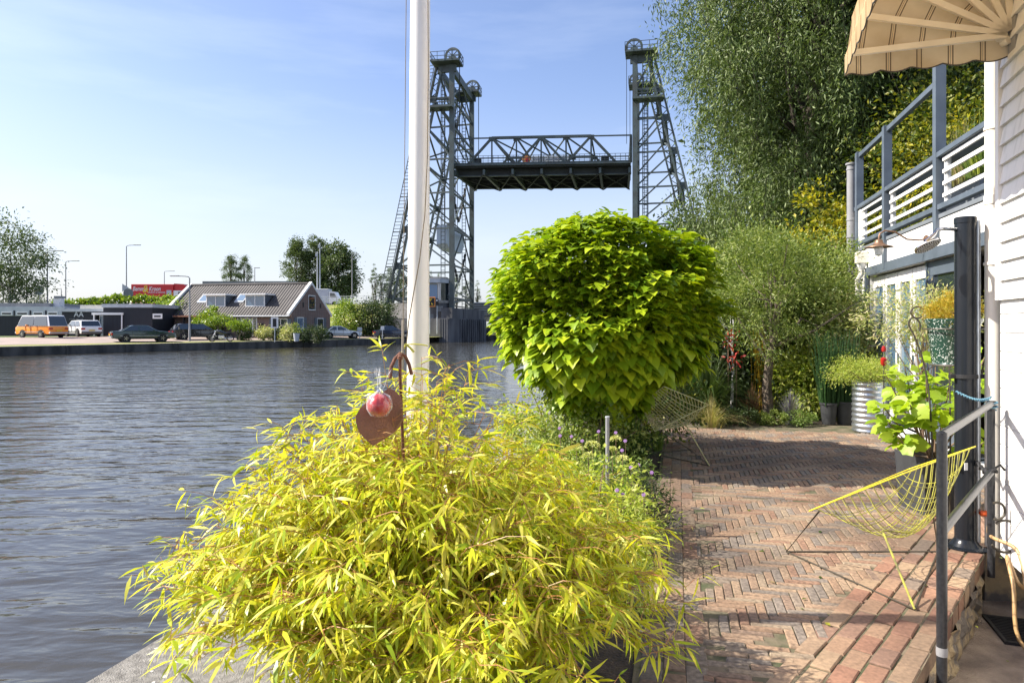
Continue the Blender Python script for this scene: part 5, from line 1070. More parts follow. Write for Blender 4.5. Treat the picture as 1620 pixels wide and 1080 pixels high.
mb = MB(); mb.tube([CC, CC+V((.02, 0, .6)), CC+V((0, .01, 1.15))], [.06, .05, .055], 12)
for i in range(60):
    k = r.integers(0, n); e = V(P[k]); b0 = CC+V((0, 0, 1.12)); mid = b0.lerp(e, .5)+V((0, 0, -.05)); mb.tube([b0, mid, e], [.018, .011, .004], 5, False)
mb.build('trunk', M['trunk'], t, True)

# ---------------------------------------------------------------- garden plants
def blades(name, c, n, h, spread, m, parent, seed=1, w=.010, seg=5, arch=.5, lean=(0, 0)):
    """a tuft of arching ribbons"""
    r = rs(seed); V_ = []; Fc = []
    for i in range(n):
        a = r.random()*2*pi; q = r.random(); hh = h*r.uniform(.6, 1.1); o = np.array([cos(a), sin(a), 0]); s = np.array([-sin(a), cos(a), 0])*w*r.uniform(.6, 1.2); b = np.array(c)+o*spread*.35*q*r.uniform(.3, 1); b0 = len(V_)
        for k in range(seg+1):
            u = k/seg; p = b+o*spread*q*u**1.8+np.array([lean[0], lean[1], 0])*u**1.5+np.array([0, 0, hh*(u-arch*q*u**2.6)]); ww = s*(1-u**2)*.9+s*.08
            V_ += [tuple(p-ww), tuple(p+ww)]
        Fc += [(b0+2*k, b0+2*k+1, b0+2*k+3, b0+2*k+2) for k in range(seg)]
    mb = MB(); mb.v, mb.f = V_, Fc; return mb.build(name, L[m], parent)
def grass(px, py, h, spread, n, label, m='grassb', seed=1, d=None, name='ornamental_grass', cat='grass plant', **kw):
    d = d or gd(py); c = (px2(px, d), d, -.02); t = thing(name, c, label, cat); blades('foliage', c, n, h, spread, m, t, seed, **kw); return t
def gbush(px, py, d, w, zt, label, m, seed, leaf=.05, n=60, per=70, zb=0, dep=None, tpl=OVAL, name='shrub', cat='shrub', stems=True, cr=.5, **kw):
    x = px2(px, d); R = (w/2, dep or w/2, (zt-zb)/2); root = thing(name, (x, d, -.02), label, cat)
    o, cen = crown('foliage', (x, d, (zt+zb)/2), R, L[m], root, seed=seed, clumps=n, per=per, cr=min(R)*cr, leaf=leaf, tpl=tpl, **kw)
    if stems:
        mb = MB(); q = random.Random(seed)
        for i in range(9): e = V(cen[q.randrange(len(cen))]); mb.tube([(x+q.uniform(-.12, .12)*w, d+q.uniform(-.1, .1), -.02), (x+(e.x-x)*.35, d+(e.y-d)*.3, e.z*.5), e], [.014, .010, .004], 5, False)
        mb.build('stem', M['twig'], root)
    return root
# flower bed along the terrace, front to back
for i, (px, d, w, zt, m_, lb) in enumerate(((975, 3.75, .42, .34, 'lime', 'low green plant at the right foot of the bamboo'), (938, 4.75, .75, .56, 'lime', 'tall lime perennial clump right in front of the grey stake'), (985, 4.55, .62, .42, 'lime', 'low lime leaved perennial nearest the bamboo on the terrace edge'), (905, 5.2, .8, .50, 'lime', 'loose lime perennial clump left of the grey stake'), (955, 5.7, .8, .46, 'grassb', 'green perennial mound around the grey stake'), (860, 6.2, .7, .5, 'lime', 'pale green perennial at the quay side of the bed'), (1000, 5.2, .5, .40, 'dark', 'dark green geranium mound at the bed edge before the shadow'))):
    gbush(px, 0, d, w, zt, lb, m_, 200+i, leaf=.035, n=45, per=60, name='perennial', cat='perennial', tpl=OVAL if i % 2 else NARROW)
for i, (px, py, d) in enumerate(((947, 682, 5.3), (974, 684, 5.3), (921, 697, 5.0), (989, 697, 4.9), (984, 712, 4.8), (998, 739, 4.7), (1031, 747, 4.7), (885, 677, 5.6), (904, 690, 5.4), (976, 775, 4.3), (985, 782, 4.3), (1018, 782, 4.4), (1010, 735, 4.9), (886, 689, 5.2))):
    p = at(px, py, d); t = thing('geranium_flower', tuple(p), 'single purple geranium bloom among the lime leaves beside the grey stake' if i == 0 else 'purple geranium bloom in the bed along the terrace', 'flower', 'purple blooms in the terrace bed')
    if i == 0: t['label'] = 'purple geranium bloom in the bed along the terrace'
    rr_ = rs(300+i); a = np.arange(6)*pi/3+rr_.random(); n_ = V((-.3, -.8, .6)).normalized()
    e1 = n_.cross(UPZ).normalized(); e2 = n_.cross(e1); T = np.array([tuple(e1*cos(k)+e2*sin(k)) for k in a]); leaves('petals', np.repeat([tuple(p)], 6, 0), T, np.repeat([tuple(n_)], 6, 0), .016, OVAL, L['purple'], t, width=1.7)
    MB().tube([p, p+V((.01, .03, -.16))], .0013, 4).build('stem', M['twig'], t)
for i, (px, py, d) in enumerate(((937, 706, 5.2), (974, 696, 5.3), (968, 712, 5.1), (930, 722, 5.0), (985, 728, 4.9), (912, 712, 5.3))):
    p = at(px, py, d); t = thing('lime_flower_head', tuple(p), 'domed pale lime flower head in the bed around the grey stake', 'flower', 'lime flower heads in the terrace bed')
    rr_ = rs(320+i); q = sph(rr_, 130); q[:, 2] = np.abs(q[:, 2])*.7; leaves('florets', np.array(p)+q*.045*rr_.uniform(.7, 1.2), q+rr_.normal(size=q.shape)*.4, rr_.normal(size=q.shape), .014, OVAL, L['umbel'], t, width=1.6)
    MB().tube([p, p+V((.01, .02, -.2))], .002, 4).build('stem', M['twig'], t)
grass(1000, 760, .42, .42, 170, 'pale arching grass tuft spilling over the left edge of the terrace', 'drygrass', 210, d=4.9, w=.004, arch=.6)
for i, (px, py, lb) in enumerate(((1005, 705, 'strappy dark green leaf clump below the catalpa trunk'), (960, 700, 'broad strappy green clump right behind the grey stake'), (905, 690, 'green grassy clump at the quay side below the catalpa crown'), (1040, 690, 'dark strappy clump beside the far wire chair'))):
    grass(px, py, .62 if i < 3 else .4, .5 if i < 3 else .3, 130 if i < 3 else 60, lb, 'grassb' if i else 'reed', 220+i, d=(7.6, 7.4, 7.6, 8.6)[i], w=.011, arch=.6, name='strappy_plant', cat='plant')
gbush(870, 0, 8.6, 1.3, .75, 'soft green shrub by the water under the left side of the catalpa', 'lime', 230, leaf=.05, n=60, per=70)
gbush(1010, 0, 9.2, 1.5, .95, 'golden leaved shrub behind the catalpa trunk', 'maple', 231, leaf=.05, n=70, per=80)
gbush(945, 0, 7.6, 1.2, .60, 'low green shrub at the foot of the catalpa', 'olive', 232, leaf=.045, n=60, per=70)
x = px2(961, 5.05); st = thing('grey_stake', (x, 5.05, 0), 'short grey metal stake standing in the flower bed', 'stake'); MB().tube([(x, 5.05, 0), (x, 5.05, zz(660, 5.05))], .0145, 12).build('tube', M['pipe_grey'], st, True); MB().lathe([(.0165, -.004), (.0165, .004)], (x, 5.05, zz(660, 5.05)+.004), 12).build('cap', M['light_grey'], st)
# dark mass behind and the big grass
grass(1118, 662, 1.35, .9, 700, 'large dark arching grass behind the far wire chair', 'dark', 240, d=11.1, w=.011, arch=.75)
grass(1085, 655, 1.1, .8, 420, 'dark green grass clump left of the large arching grass', 'reed', 241, d=11.3, w=.010, arch=.75)
grass(1125, 674, .55, .62, 320, 'straw coloured fountain grass at the terrace edge by the far wire chair', 'drygrass', 242, d=10.45, w=.0045, arch=.8)
grass(1190, 668, .6, .35, 180, 'bronze upright grass left of the olive trunk', 'bronze', 243, d=11.2, w=.006, arch=.4)
gbush(1165, 0, 10.7, .62, .24, 'dark low mound at the back edge of the terrace', 'dark', 244, leaf=.03, n=40, per=90)
gbush(1222, 0, 10.7, .5, .20, 'grey green low mound at the foot of the olive trunk', 'olive', 245, leaf=.025, n=36, per=80)
gbush(1262, 0, 10.7, .55, .22, 'green low mound right of the olive trunk', 'grassb', 246, leaf=.025, n=36, per=80)
grass(1250, 662, .58, .28, 200, 'lavender with grey purple spikes right of the olive trunk', 'lav', 247, d=10.9, w=.006, arch=.3, name='lavender', cat='lavender')
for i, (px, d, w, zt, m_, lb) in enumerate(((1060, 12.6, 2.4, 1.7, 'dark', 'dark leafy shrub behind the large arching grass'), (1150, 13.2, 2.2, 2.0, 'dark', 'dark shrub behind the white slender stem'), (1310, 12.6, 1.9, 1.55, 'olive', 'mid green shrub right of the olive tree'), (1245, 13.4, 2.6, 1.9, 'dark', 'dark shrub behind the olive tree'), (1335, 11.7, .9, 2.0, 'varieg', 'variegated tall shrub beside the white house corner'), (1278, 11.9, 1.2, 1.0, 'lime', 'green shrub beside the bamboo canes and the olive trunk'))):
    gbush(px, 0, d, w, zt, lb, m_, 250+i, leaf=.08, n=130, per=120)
# olive style tree, multi stemmed, and slender white stem
x, d = px2(1216, 11.6), 11.6
tree('olive_tree', (x, d, 0), 0, (px2(1228, d), d, 2.05), (1.15, 1.0, 1.15), L['olive'], M['trunk'], 'small grey green tree with a short thick trunk at the back of the terrace', 'tree', seed=261, tr=.085, limbs=16, clumps=90, per=230, cr=.30, leaf=.06, tpl=NARROW, shell=.3, droop=0, up=.3)
tree('grey_willow', (px2(1255, 13), 13, 0), 0, (px2(1232, 13), 13, 2.2), (1.5, 1.2, 1.2), L['olive'], M['trunk'], 'soft silvery bush tree behind the small trunked tree', 'tree', seed=262, tr=.07, limbs=12, clumps=150, per=230, cr=.42, leaf=.065, tpl=OVAL, shell=.3, droop=0, up=.5)
tree('slender_tree', (px2(1157, 11.9), 11.9, 0), 0, (px2(1160, 11.9), 11.9, 1.75), (.55, .5, .4), L['olive'], M['white_w'], 'slender pale stemmed young tree among the dark shrubs', 'tree', seed=263, tr=.028, limbs=8, clumps=24, per=60, cr=.25, leaf=.05, tpl=NARROW, droop=0)
for i, (px, py, lb) in enumerate(((1152, 537, 'upper spray of red leaves near the slender pale stem'), (1165, 568, 'lower spray of red leaves near the slender pale stem'))):
    p = at(px, py, 11.5); t = thing('red_leaf_plant', (p.x, p.y, 0), lb, 'plant', 'red leaved sprays')
    crown('foliage', tuple(p), (.12, .1, .10), L['red'], t, seed=270+i, clumps=5, per=8, cr=.1, leaf=.06); MB().tube([(p.x, p.y, 0), p], .008, 5).build('stem', M['twig'], t)
# yellow canes
t = thing('yellow_canes', (px2(1203, 11.9), 11.9, 0), 'cluster of yellow bamboo canes between the pale stem and the olive trunk', 'bamboo'); mb = MB(); q = random.Random(2)
for i in range(22): a = px2(1203+q.uniform(-13, 13), 11.9); mb.tube([(a, 11.9+q.uniform(-.1, .1), 0), (a+q.uniform(-.12, .12), 11.9, 1.5)], .004, 5)
mb.build('cane', M['gold'], t)

M['dbark'] = mat('dark_bark', (.07, .055, .04), .95, scale=10, bump=1, col2=(.035, .03, .022))
# ---------------------------------------------------------------- big willow and trees behind
def willow(name, base, c, R, label, seed, lm, n=520, per=95, leaf=.085, strand=1.3):
    root = thing(name, base, label, 'tree'); r = rs(seed); D = sph(r, n); rr_ = .62+.40*r.random(n)**.6
    cen = D*rr_[:, None]*(1+.10*np.sin(D[:, :1]*6)+.10*np.cos(D[:, 2:]*9)); cen = np.array(c)+cen*np.array(R); k_ = r.integers(0, 130, n); bg_ = cen[k_]; cen = np.where((r.random(n) < .85)[:, None], bg_+r.normal(size=(n, 3))*np.array([.36, .36, .5]), cen)
    Ls = strand*r.uniform(.4, 1.2, n); u = r.random((n, per)); j = r.normal(size=(n, per, 3))*.13
    sway = D*np.array([.5, .5, 0]); P = cen[:, None]+sway[:, None]*(u[..., None])*Ls[:, None, None]*.5+np.array([0, 0, -1.])*u[..., None]**1.2*Ls[:, None, None]+j*(.5+u[..., None])*1.4
    P = P.reshape(-1, 3); T = np.repeat(D, per, 0)*.5+r.normal(size=P.shape)*.55+np.array([0, 0, -.75]); N = r.normal(size=P.shape)+np.repeat(D, per, 0)*.6+np.array([0, 0, .4])
    leaves('crown', P, T, N, leaf*r.uniform(.7, 1.35, len(P)), NARROW, L[lm], root)
    mb = MB(); b = V(base); top = V(c)+V((0, 0, R[2]*.3)); mb.tube([b, b.lerp(top, .3)+V((.1, 0, 0)), b.lerp(top, .65), top], [.42, .34, .22, .08], 12)
    q = random.Random(seed)
    for i in range(14): e = V(cen[q.randrange(n)]); s0 = b.lerp(top, q.uniform(.3, .95)); mb.tube([s0, s0.lerp(e, .5)+V((0, 0, .3)), e], [.11, .06, .015], 6)
    for i in range(0, n, 2): e = V(cen[i]); s_ = V(D[i])*Ls[i]*.25; mb.tube([e+V((0, 0, .1)), e+s_-UPZ*Ls[i]*.5, e+s_*2-UPZ*Ls[i]], [.008, .006, .003], 3, False)
    mb.build('trunk', M['dbark'], root, True); return root
willow('willow_tree', (px2(1270, 19), 19, 0), (px2(1298, 19), 19, 9.6), (3.4, 3.2, 6.4), 'huge willow with silvery drooping foliage behind the garden', 401, 'willow', n=2000, per=100, leaf=.135)
def bigtree(px, d, ztop, zbot, w, lm, lb, seed, leaf=.16, n=150, per=150, **kw):
    x = px2(px, d); return tree('background_tree', (x, d, 0), 0, (x, d, (ztop+zbot)/2), (w/2, w/2*.9, (ztop-zbot)/2), L[lm], M['trunk'], lb, 'tree', seed=seed, tr=.2, clumps=n, per=per, cr=w*.14, leaf=leaf, **kw)
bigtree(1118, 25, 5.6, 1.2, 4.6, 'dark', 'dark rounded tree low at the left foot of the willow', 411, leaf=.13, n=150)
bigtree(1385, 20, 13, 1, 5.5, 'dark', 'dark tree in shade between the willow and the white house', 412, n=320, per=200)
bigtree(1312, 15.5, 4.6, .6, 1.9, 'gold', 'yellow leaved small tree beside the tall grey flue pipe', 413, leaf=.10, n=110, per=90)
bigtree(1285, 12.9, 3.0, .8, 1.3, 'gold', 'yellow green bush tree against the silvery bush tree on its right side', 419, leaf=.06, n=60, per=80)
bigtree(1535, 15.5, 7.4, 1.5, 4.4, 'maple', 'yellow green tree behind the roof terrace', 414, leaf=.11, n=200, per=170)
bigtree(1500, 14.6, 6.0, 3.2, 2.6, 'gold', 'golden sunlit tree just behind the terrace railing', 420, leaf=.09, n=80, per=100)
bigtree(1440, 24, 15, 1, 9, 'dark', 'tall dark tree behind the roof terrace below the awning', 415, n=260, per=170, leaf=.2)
bigtree(1310, 24, 15, .5, 6.6, 'dark', 'filler tree behind the willow trunk, its dark leaves standing in for deep shade', 416, n=220, per=160, leaf=.2)  # added filler: dark leaf colour supplies the deep shade inside the willow crown
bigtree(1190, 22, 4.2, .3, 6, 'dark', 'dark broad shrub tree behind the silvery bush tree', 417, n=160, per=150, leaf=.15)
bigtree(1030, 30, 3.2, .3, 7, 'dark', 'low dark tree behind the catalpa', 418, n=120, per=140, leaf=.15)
# ---------------------------------------------------------------- white house with roof terrace (facade plane)
def FP(d, out, z): p = V((3.23+.2426*d, d, 0))+PN*out; return V((p.x, p.y, z))
def fd(px): return 3.23*F/(px-1072)
def fbx(mb, d0, d1, o0, o1, z0, z1, ch=0):
    a, b = FP(d0, 0, 0), FP(d1, 0, 0); c = (a+b)/2+PN*(o0+o1)/2; mb.box((c.x, c.y, (z0+z1)/2), ((b-a).length, abs(o1-o0), z1-z0), aD, ch)
hs = thing('white_house', tuple(FP(9, 0, 0)), 'white ground floor with glass doors and a railed roof terrace on the right', 'house')
dF, dN = 12.25, 4.95; d1_, d2_, d3_ = fd(1377), fd(1464), fd(1522)       # door range, dark window, end
ZL = 2.38; ZT_ = 2.86
mb = MB(); fbx(mb, d1_+.02, dF, -6, 0, 0, ZT_); fbx(mb, dN, d3_-.9, -6, 0, 0, ZT_); fbx(mb, d3_-.9, d1_+.02, -6, -.35, 0, ZL); fbx(mb, d3_-.9, d1_+.02, -6, 0, ZL+.002, ZT_)
mb.build('wall', M['white'], hs)
mb = MB(); fbx(mb, 7.0, d1_+.15, .0, .02, ZL+.145, ZL+.32); fbx(mb, 7.0, dF, .0, .02, ZL+.328, ZT_-.01); mb.build('cladding_board', M['white'], hs)
mb = MB(); fbx(mb, dN, d1_+.12, 0.003, .06, ZL, ZL+.14); mb.build('lintel', M['slate'], hs)
mb = MB(); fbx(mb, d1_+.02, d1_+.1, .02, .07, 0, ZL); mb.build('corner_post', M['slate'], hs)
mb = MB(); fbx(mb, dF-.16, dF, .003, .05, 0, ZT_); fbx(mb, d1_+.16, d1_+.34, .003, .045, 0, ZL+.1); mb.build('pilaster', M['white_w'], hs)
mb = MB(); fbx(mb, 6.2, 11.8, .003, .13, -.01, .10, .01); mb.build('threshold', M['white_w'], hs)
# interior behind the glass
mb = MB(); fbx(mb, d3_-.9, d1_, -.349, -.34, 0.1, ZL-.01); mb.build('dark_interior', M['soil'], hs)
# four french door leaves
nL = 4; wl_ = (d1_-d2_)/nL
for i in range(nL):
    a, b = d2_+wl_*i+.012, d2_+wl_*(i+1)-.012; f = MB(); s_ = .085
    fbx(f, a, a+s_*1.1, -.10, -.045, .10, ZL-.03, .006); fbx(f, b-s_*1.1, b, -.10, -.045, .10, ZL-.03, .006); fbx(f, a+s_*1.1, b-s_*1.1, -.10, -.047, ZL-.2, ZL-.03, .004); fbx(f, a+s_*1.1, b-s_*1.1, -.10, -.047, .10, .38, .004)
    do = f.build('door', M['white_w'], hs); g = MB(); fbx(g, a+s_*1.1, b-s_*1.1, -.085, -.07, .38, ZL-.2); g.build('pane', M['glass_b'], do)
    h_ = MB(); fbx(h_, b-.07, b-.04, -.047, -.02, 1.0, 1.14); h_.build('handle', M['chrome'], do)
mb = MB(); fbx(mb, d3_-.15, d2_-.012, -.1, -.03, ZL-.19, ZL-.01, .005); fbx(mb, d2_-.16, d2_-.012, -.1, -.03, .1, ZL-.19, .005); fbx(mb, d3_-.15, d3_+.0, -.1, -.03, .1, ZL-.19, .005); fbx(mb, d3_, d2_-.16, -.1, -.032, .1, .3, .005)
wn_ = mb.build('window', M['slate'], hs); mb = MB(); fbx(mb, d3_, d2_-.16, -.08, -.06, .3, ZL-.19); mb.build('pane', M['glass'], wn_)
mb = MB(); fbx(mb, d2_-.012, d2_+.03, -.09, -.01, 0.1, ZL-.004); mb.build('mullion', M['slate'], hs)
# roof terrace deck edge, posts, rails, slatted panels, upper rail
mb = MB(); fbx(mb, dN, dF+.05, -6, .035, ZT_+.002, ZT_+.05); mb.build('roof_deck', M['grey'], hs)
mb = MB(); fbx(mb, 6.4, dF, -.03, .05, ZT_+.10, ZT_+.17, .006); fbx(mb, 5.0, dF, -.05, .06, 3.60, 3.67, .006); fbx(mb, 5.0, dF, -.22, -.052, 3.585, 3.66, .004); mb.build('terrace_rail', M['slate'], hs)
mb = MB(); fbx(mb, fd(1487)-.02, dF, -.04, .03, 4.52, 4.60, .006); mb.build('upper_rail', M['slate'], hs)
for px, zt in ((1487, 5.4), (1404, 4.62), (1360, 4.62)):
    a = fd(px); mb = MB(); fbx(mb, a-.055, a+.055, -.05, .065, 2.42 if px == 1404 else 2.6, zt, .005); mb.build('terrace_post', M['slate'], hs)
segs = [(5.1, fd(1489)-.10), (fd(1487)+.12, fd(1406)-.1), (fd(1402)+.1, dF-.35)]
for a, b in segs:
    mb = MB(); 
    for i in range(4): z = ZT_+.24+.145*i; fbx(mb, a, b, .0, .022, z, z+.05, .004)
    mb.build('slat_panel', M['white_w'], hs)
    for q in (b-.07, a+.0): mb = MB(); fbx(mb, q, q+.09, -.05, -.005, ZT_+.17, 3.585, .004); mb.build('panel_upright', M['white_w'], hs)
mb = MB(); fbx(mb, dF-.34, dF-.02, -.02, .03, ZT_+.05, 3.585, .004); mb.build('corner_panel', M['white'], hs)
for i, (a, b) in enumerate(((8.2, 9.6), (6.0, 7.4))):
    t = thing('roof_planter', tuple(FP((a+b)/2, -.55, ZT_+.05)), 'grey roof planter with dry grass left of the tall terrace post' if i == 0 else 'grey roof planter with green grass beside the white downpipe', 'planter')
    mb = MB(); fbx(mb, a, b, -.75, -.35, ZT_+.052, ZT_+.5, .01); mb.build('box', M['grey'], t)
    for k in range(5): p = FP(a+.15+(b-a-.3)*k/4, -.55, ZT_+.48); blades('grass_tuft', tuple(p), 120, .95 if i == 0 else .6, .5, L['drygrass'] if 0 else ('drygrass' if (k > 2 and i == 0) else 'lime' if k % 2 else 'grassb'), t, 500+10*i+k, w=.007, arch=.45)
# grey flue pipe, white downpipe with hopper
p = at(1347, 500, 12.35); fl = thing('flue_pipe', (p.x, p.y, zz(492, 12.35)), 'tall grey flue pipe at the far corner of the white house', 'pipe')
MB().tube([(p.x, p.y, zz(492, 12.35)), (p.x, p.y, zz(262, 12.35))], .078, 24).build('pipe', M['pipe_grey'], fl, True)
mb = MB()
for y in (268, 348, 375, 440, 478): mb.lathe([(.079, -.02), (.086, -.015), (.086, .015), (.079, .02)], (p.x, p.y, zz(y, 12.35)), 24)
mb.lathe([(.078, 0), (.10, .01), (.10, .04), (.02, .06)], (p.x, p.y, zz(262, 12.35)), 24); mb.build('collar', M['pipe_grey'], fl, True)
mb = MB()
for y in (350, 452): mb.beam((p.x, p.y, zz(y, 12.35)), (p.x+.22, p.y-.05, zz(y, 12.35)), .03)
mb.build('bracket', M['grey'], fl)
q = FP(11.55, .11, 0); dp = thing('rain_pipe', (q.x, q.y, 0), 'white rain pipe with a square hopper at the far corner of the white house', 'pipe')
MB().box((q.x, q.y, 2.70), (.17, .17, .2), aD, .01).build('hopper', M['cream'], dp); MB().lathe([(.075, .1), (.045, 0)], (q.x, q.y, 2.5), 16).build('funnel', M['white_w'], dp, True)
MB().tube([(q.x, q.y, 2.55), (q.x, q.y, 2.42), (q.x-.05, q.y+.03, 2.32), (q.x-.05, q.y+.03, 0)], .04, 16).build('pipe', M['cream_pale'], dp, True)
# barn lamp on a gooseneck
a = fd(1472); m0 = FP(a, .05, 2.66); s0 = FP(a, .60, 2.60); wl2 = thing('wall_lamp', tuple(m0), 'brown shaded wall lamp on a gooseneck arm below the roof terrace', 'lamp')
pts = [m0, m0+PN*.08-UPZ*.015, m0+PN*.22+UPZ*.0, m0+PN*.36+UPZ*.10, m0+PN*.48+UPZ*.12, s0+UPZ*.14-PN*.01, s0+UPZ*.09, s0+UPZ*.04]
MB().tube(pts, .011, 10).build('arm', M['copper'], wl2, True); MB().lathe([(.045, -.01), (.05, .0), (.03, .03)], m0, 16, 0).build('wall_plate', M['copper'], wl2, True)
MB().lathe([(.172, -.035), (.17, -.03), (.075, .0), (.05, .03), (.045, .06), (.0, .07)], s0, 32, 2, False).build('lamp_shade', M['copper'], wl2, True)
MB().lathe([(.045, -.0), (.056, -.05), (.045, -.12), (.01, -.14)], s0-UPZ*.01, 20).build('globe', M['lampglass'], wl2, True)

# ---------------------------------------------------------------- clapboard house at the right edge
D2 = V((.322, .947, 0)).normalized(); P2 = V((-.947, .322, 0)).normalized(); a2 = atan2(D2.y, D2.x)
def SP(d, out, z): p = V((1.73+.34*d, d, 0))+P2*out; return V((p.x, p.y, z))
def sbx(mb, d0, d1, o0, o1, z0, z1, ch=0):
    a, b = SP(d0, 0, 0), SP(d1, 0, 0); c = (a+b)/2+P2*(o0+o1)/2; mb.box((c.x, c.y, (z0+z1)/2), ((b-a).length, abs(o1-o0), z1-z0), a2, ch)
ch_ = thing('clapboard_house', tuple(SP(3.2, 0, -.35)), 'white clapboard house wall at the right edge beside the path', 'house')
DE = 4.60
mb = MB(); sbx(mb, .8, DE-.02, -5, -.03, 0.0, 4.2); mb.build('wall', M['white_w'], ch_)
def lap(mb, d0, d1, z0, z1, th):
    a0, a1, b0, b1 = SP(d0, th, z0), SP(d1, th, z0), SP(d0, .004, z1), SP(d1, .004, z1); c0, c1, e0, e1 = SP(d0, -.03, z0), SP(d1, -.03, z0), SP(d0, -.03, z1), SP(d1, -.03, z1)
    mb.add([a0, a1, b1, b0, c0, c1, e1, e0], [(0, 1, 2, 3), (4, 7, 6, 5), (0, 4, 5, 1), (3, 2, 6, 7), (1, 5, 6, 2), (0, 3, 7, 4)])
mb = MB(); z = 1.72
while z < 4.2: lap(mb, .8, DE-.06, z, z+.135, .028); z += .128
mb.build('clapboard', M['white_w'], ch_)
mb = MB(); z = .01
while z < 1.70: sbx(mb, .8, DE-.004, -.03, .004, z, z+.121, .002); z += .1245
mb.build('flat_board', M['white_w'], ch_)
mb = MB(); sbx(mb, DE-.058, DE, -.03, .034, 1.72, 4.2, .003); mb.build('corner_board', M['white'], ch_)
mb = MB(); sbx(mb, DE-.02, DE+.045, -.1, -.03, 0, 4.2); mb.build('grey_trim', M['grey'], ch_)
# white downpipe by the corner
q = SP(4.78, -.0, 0); q = V((762/F*4.75, 4.75, 0)); t = thing('downpipe', (q.x, q.y, 0), 'thick cream white downpipe at the corner of the clapboard house', 'pipe')
MB().tube([(q.x, q.y, .02), (q.x, q.y, 4.2)], .053, 28).build('pipe', M['cream_pale'], t, True)
mb = MB(); 
for z in (1.98, 2.92): MB().lathe([(.054, -.012), (.06, -.01), (.06, .01), (.054, .012)], (q.x, q.y, z), 24).beam((q.x+.05, q.y-.0, z), (q.x+.12, q.y-.0, z), .02).build('clamp', M['cream_pale'], t)
MB().lathe([(.054, -.06), (.059, -.058), (.059, .0), (.054, .01)], (q.x, q.y, 2.45), 24).build('socket', M['cream_pale'], t, True)
# dutch canopy
def awn_mat():
    m = mat('striped_awning_cloth', (.72, .56, .34), .85, scale=4, col2=(.58, .42, .23)); b = m.node_tree.nodes['Principled BSDF']; nt = m.node_tree
    src = b.inputs['Base Color'].links[0].from_socket; tc = nd(m, 'ShaderNodeTexCoord'); sx = nd(m, 'ShaderNodeSeparateXYZ'); lk(m, tc.outputs['UV'], sx.inputs[0])
    mo = nd(m, 'ShaderNodeMath'); mo.operation = 'FRACT'; dv = nd(m, 'ShaderNodeMath'); dv.operation = 'DIVIDE'; dv.inputs[1].default_value = .178; lk(m, sx.outputs[0], dv.inputs[0]); lk(m, dv.outputs[0], mo.inputs[0])
    r = nd(m, 'ShaderNodeValToRGB'); r.color_ramp.interpolation = 'CONSTANT'; e = r.color_ramp.elements; e[0].color = (1, 1, 1, 1); e[1].position = .66; e[1].color = (.26, .23, .22, 1)
    for p_, c_ in ((.70, (1.05, 1.02, .98, 1)), (.745, (.5, .46, .43, 1)), (.765, (1.05, 1.02, .98, 1)), (.80, (.26, .23, .22, 1)), (.84, (1, 1, 1, 1))): k = e.new(p_); k.color = c_
    lk(m, mo.outputs[0], r.inputs[0]); x = nd(m, 'ShaderNodeMix'); x.data_type = 'RGBA'; x.blend_type = 'MULTIPLY'; x.inputs[0].default_value = 1; lk(m, src, x.inputs[6]); lk(m, r.outputs[0], x.inputs[7]); lk(m, x.outputs[2], b.inputs['Base Color'])
    t_ = nd(m, 'ShaderNodeBsdfTranslucent'); lk(m, x.outputs[2], t_.inputs[0]); s_ = nd(m, 'ShaderNodeMixShader'); s_.inputs[0].default_value = .55; lk(m, b.outputs[0], s_.inputs[1]); lk(m, t_.outputs[0], s_.inputs[2]); lk(m, s_.outputs[0], nt.nodes['Material Output'].inputs[0]); return m
AW = awn_mat(); hng = SP(4.39, .02, EYE+1.86); R_ = .93; LA = 1.9
aw = thing('awning', tuple(hng), 'cream striped folding canopy with scalloped edge over the clapboard wall', 'awning')
angs = [0, 16, 33, 50, 68, 86]
def hoop(a, u, k=1): a = rad(a); return hng+P2*R_*k*cos(a)+UPZ*R_*k*sin(a)-D2*u
for i, a in enumerate(angs):
    mb = MB(); w = .038
    for u in (0.03, LA-.03): mb.beam(hng-D2*u+(hoop(a, u)-hng+D2*u)*.03, hoop(a, u), w, .028, D2)
    mb.beam(hoop(a, 0), hoop(a, LA), w, .03); mb.build('hoop', M['cream'], aw)
vs, fs, uv = [], [], []
def grid(fn, nu, nv, fuv):
    b = len(vs)
    for i in range(nu+1):
        for j in range(nv+1): vs.append(tuple(fn(i/nu, j/nv))); uv.append(fuv(i/nu, j/nv))
    for i in range(nu):
        for j in range(nv): fs.append((b+i*(nv+1)+j, b+(i+1)*(nv+1)+j, b+(i+1)*(nv+1)+j+1, b+i*(nv+1)+j+1))
for a0, a1 in zip(angs, angs[1:]):
    for u in (0, LA):
        def g_(s, k, a0=a0, a1=a1, u=u): p = hoop(a0, u, k*1.02).lerp(hoop(a1, u, k*1.02), s); return p+D2*(.025 if u == 0 else -.025)*(.4+.6*(1-sin(pi*s)))
        grid(g_, 6, 10, lambda s, k: (k*R_, s))
    def f_(s, v, a0=a0, a1=a1): p = hoop(a0, -.02+v*(LA+.04), 1.025).lerp(hoop(a1, -.02+v*(LA+.04), 1.025), s); return hng-D2*(p-hng).dot(-D2)+(p-hng-D2*(p-hng).dot(D2))*(1-.02*sin(pi*s))
    grid(f_, 5, 12, lambda s, v: (v*LA, s))
def val(fn, L_, n):                                        # scalloped valance
    def g_(s, k): return fn(s)-UPZ*(k*(.115+.022*abs(sin(pi*s*L_/.178)))+.0)+V((0, 0, 0))
    grid(g_, n, 4, lambda s, k: (s*L_, k))
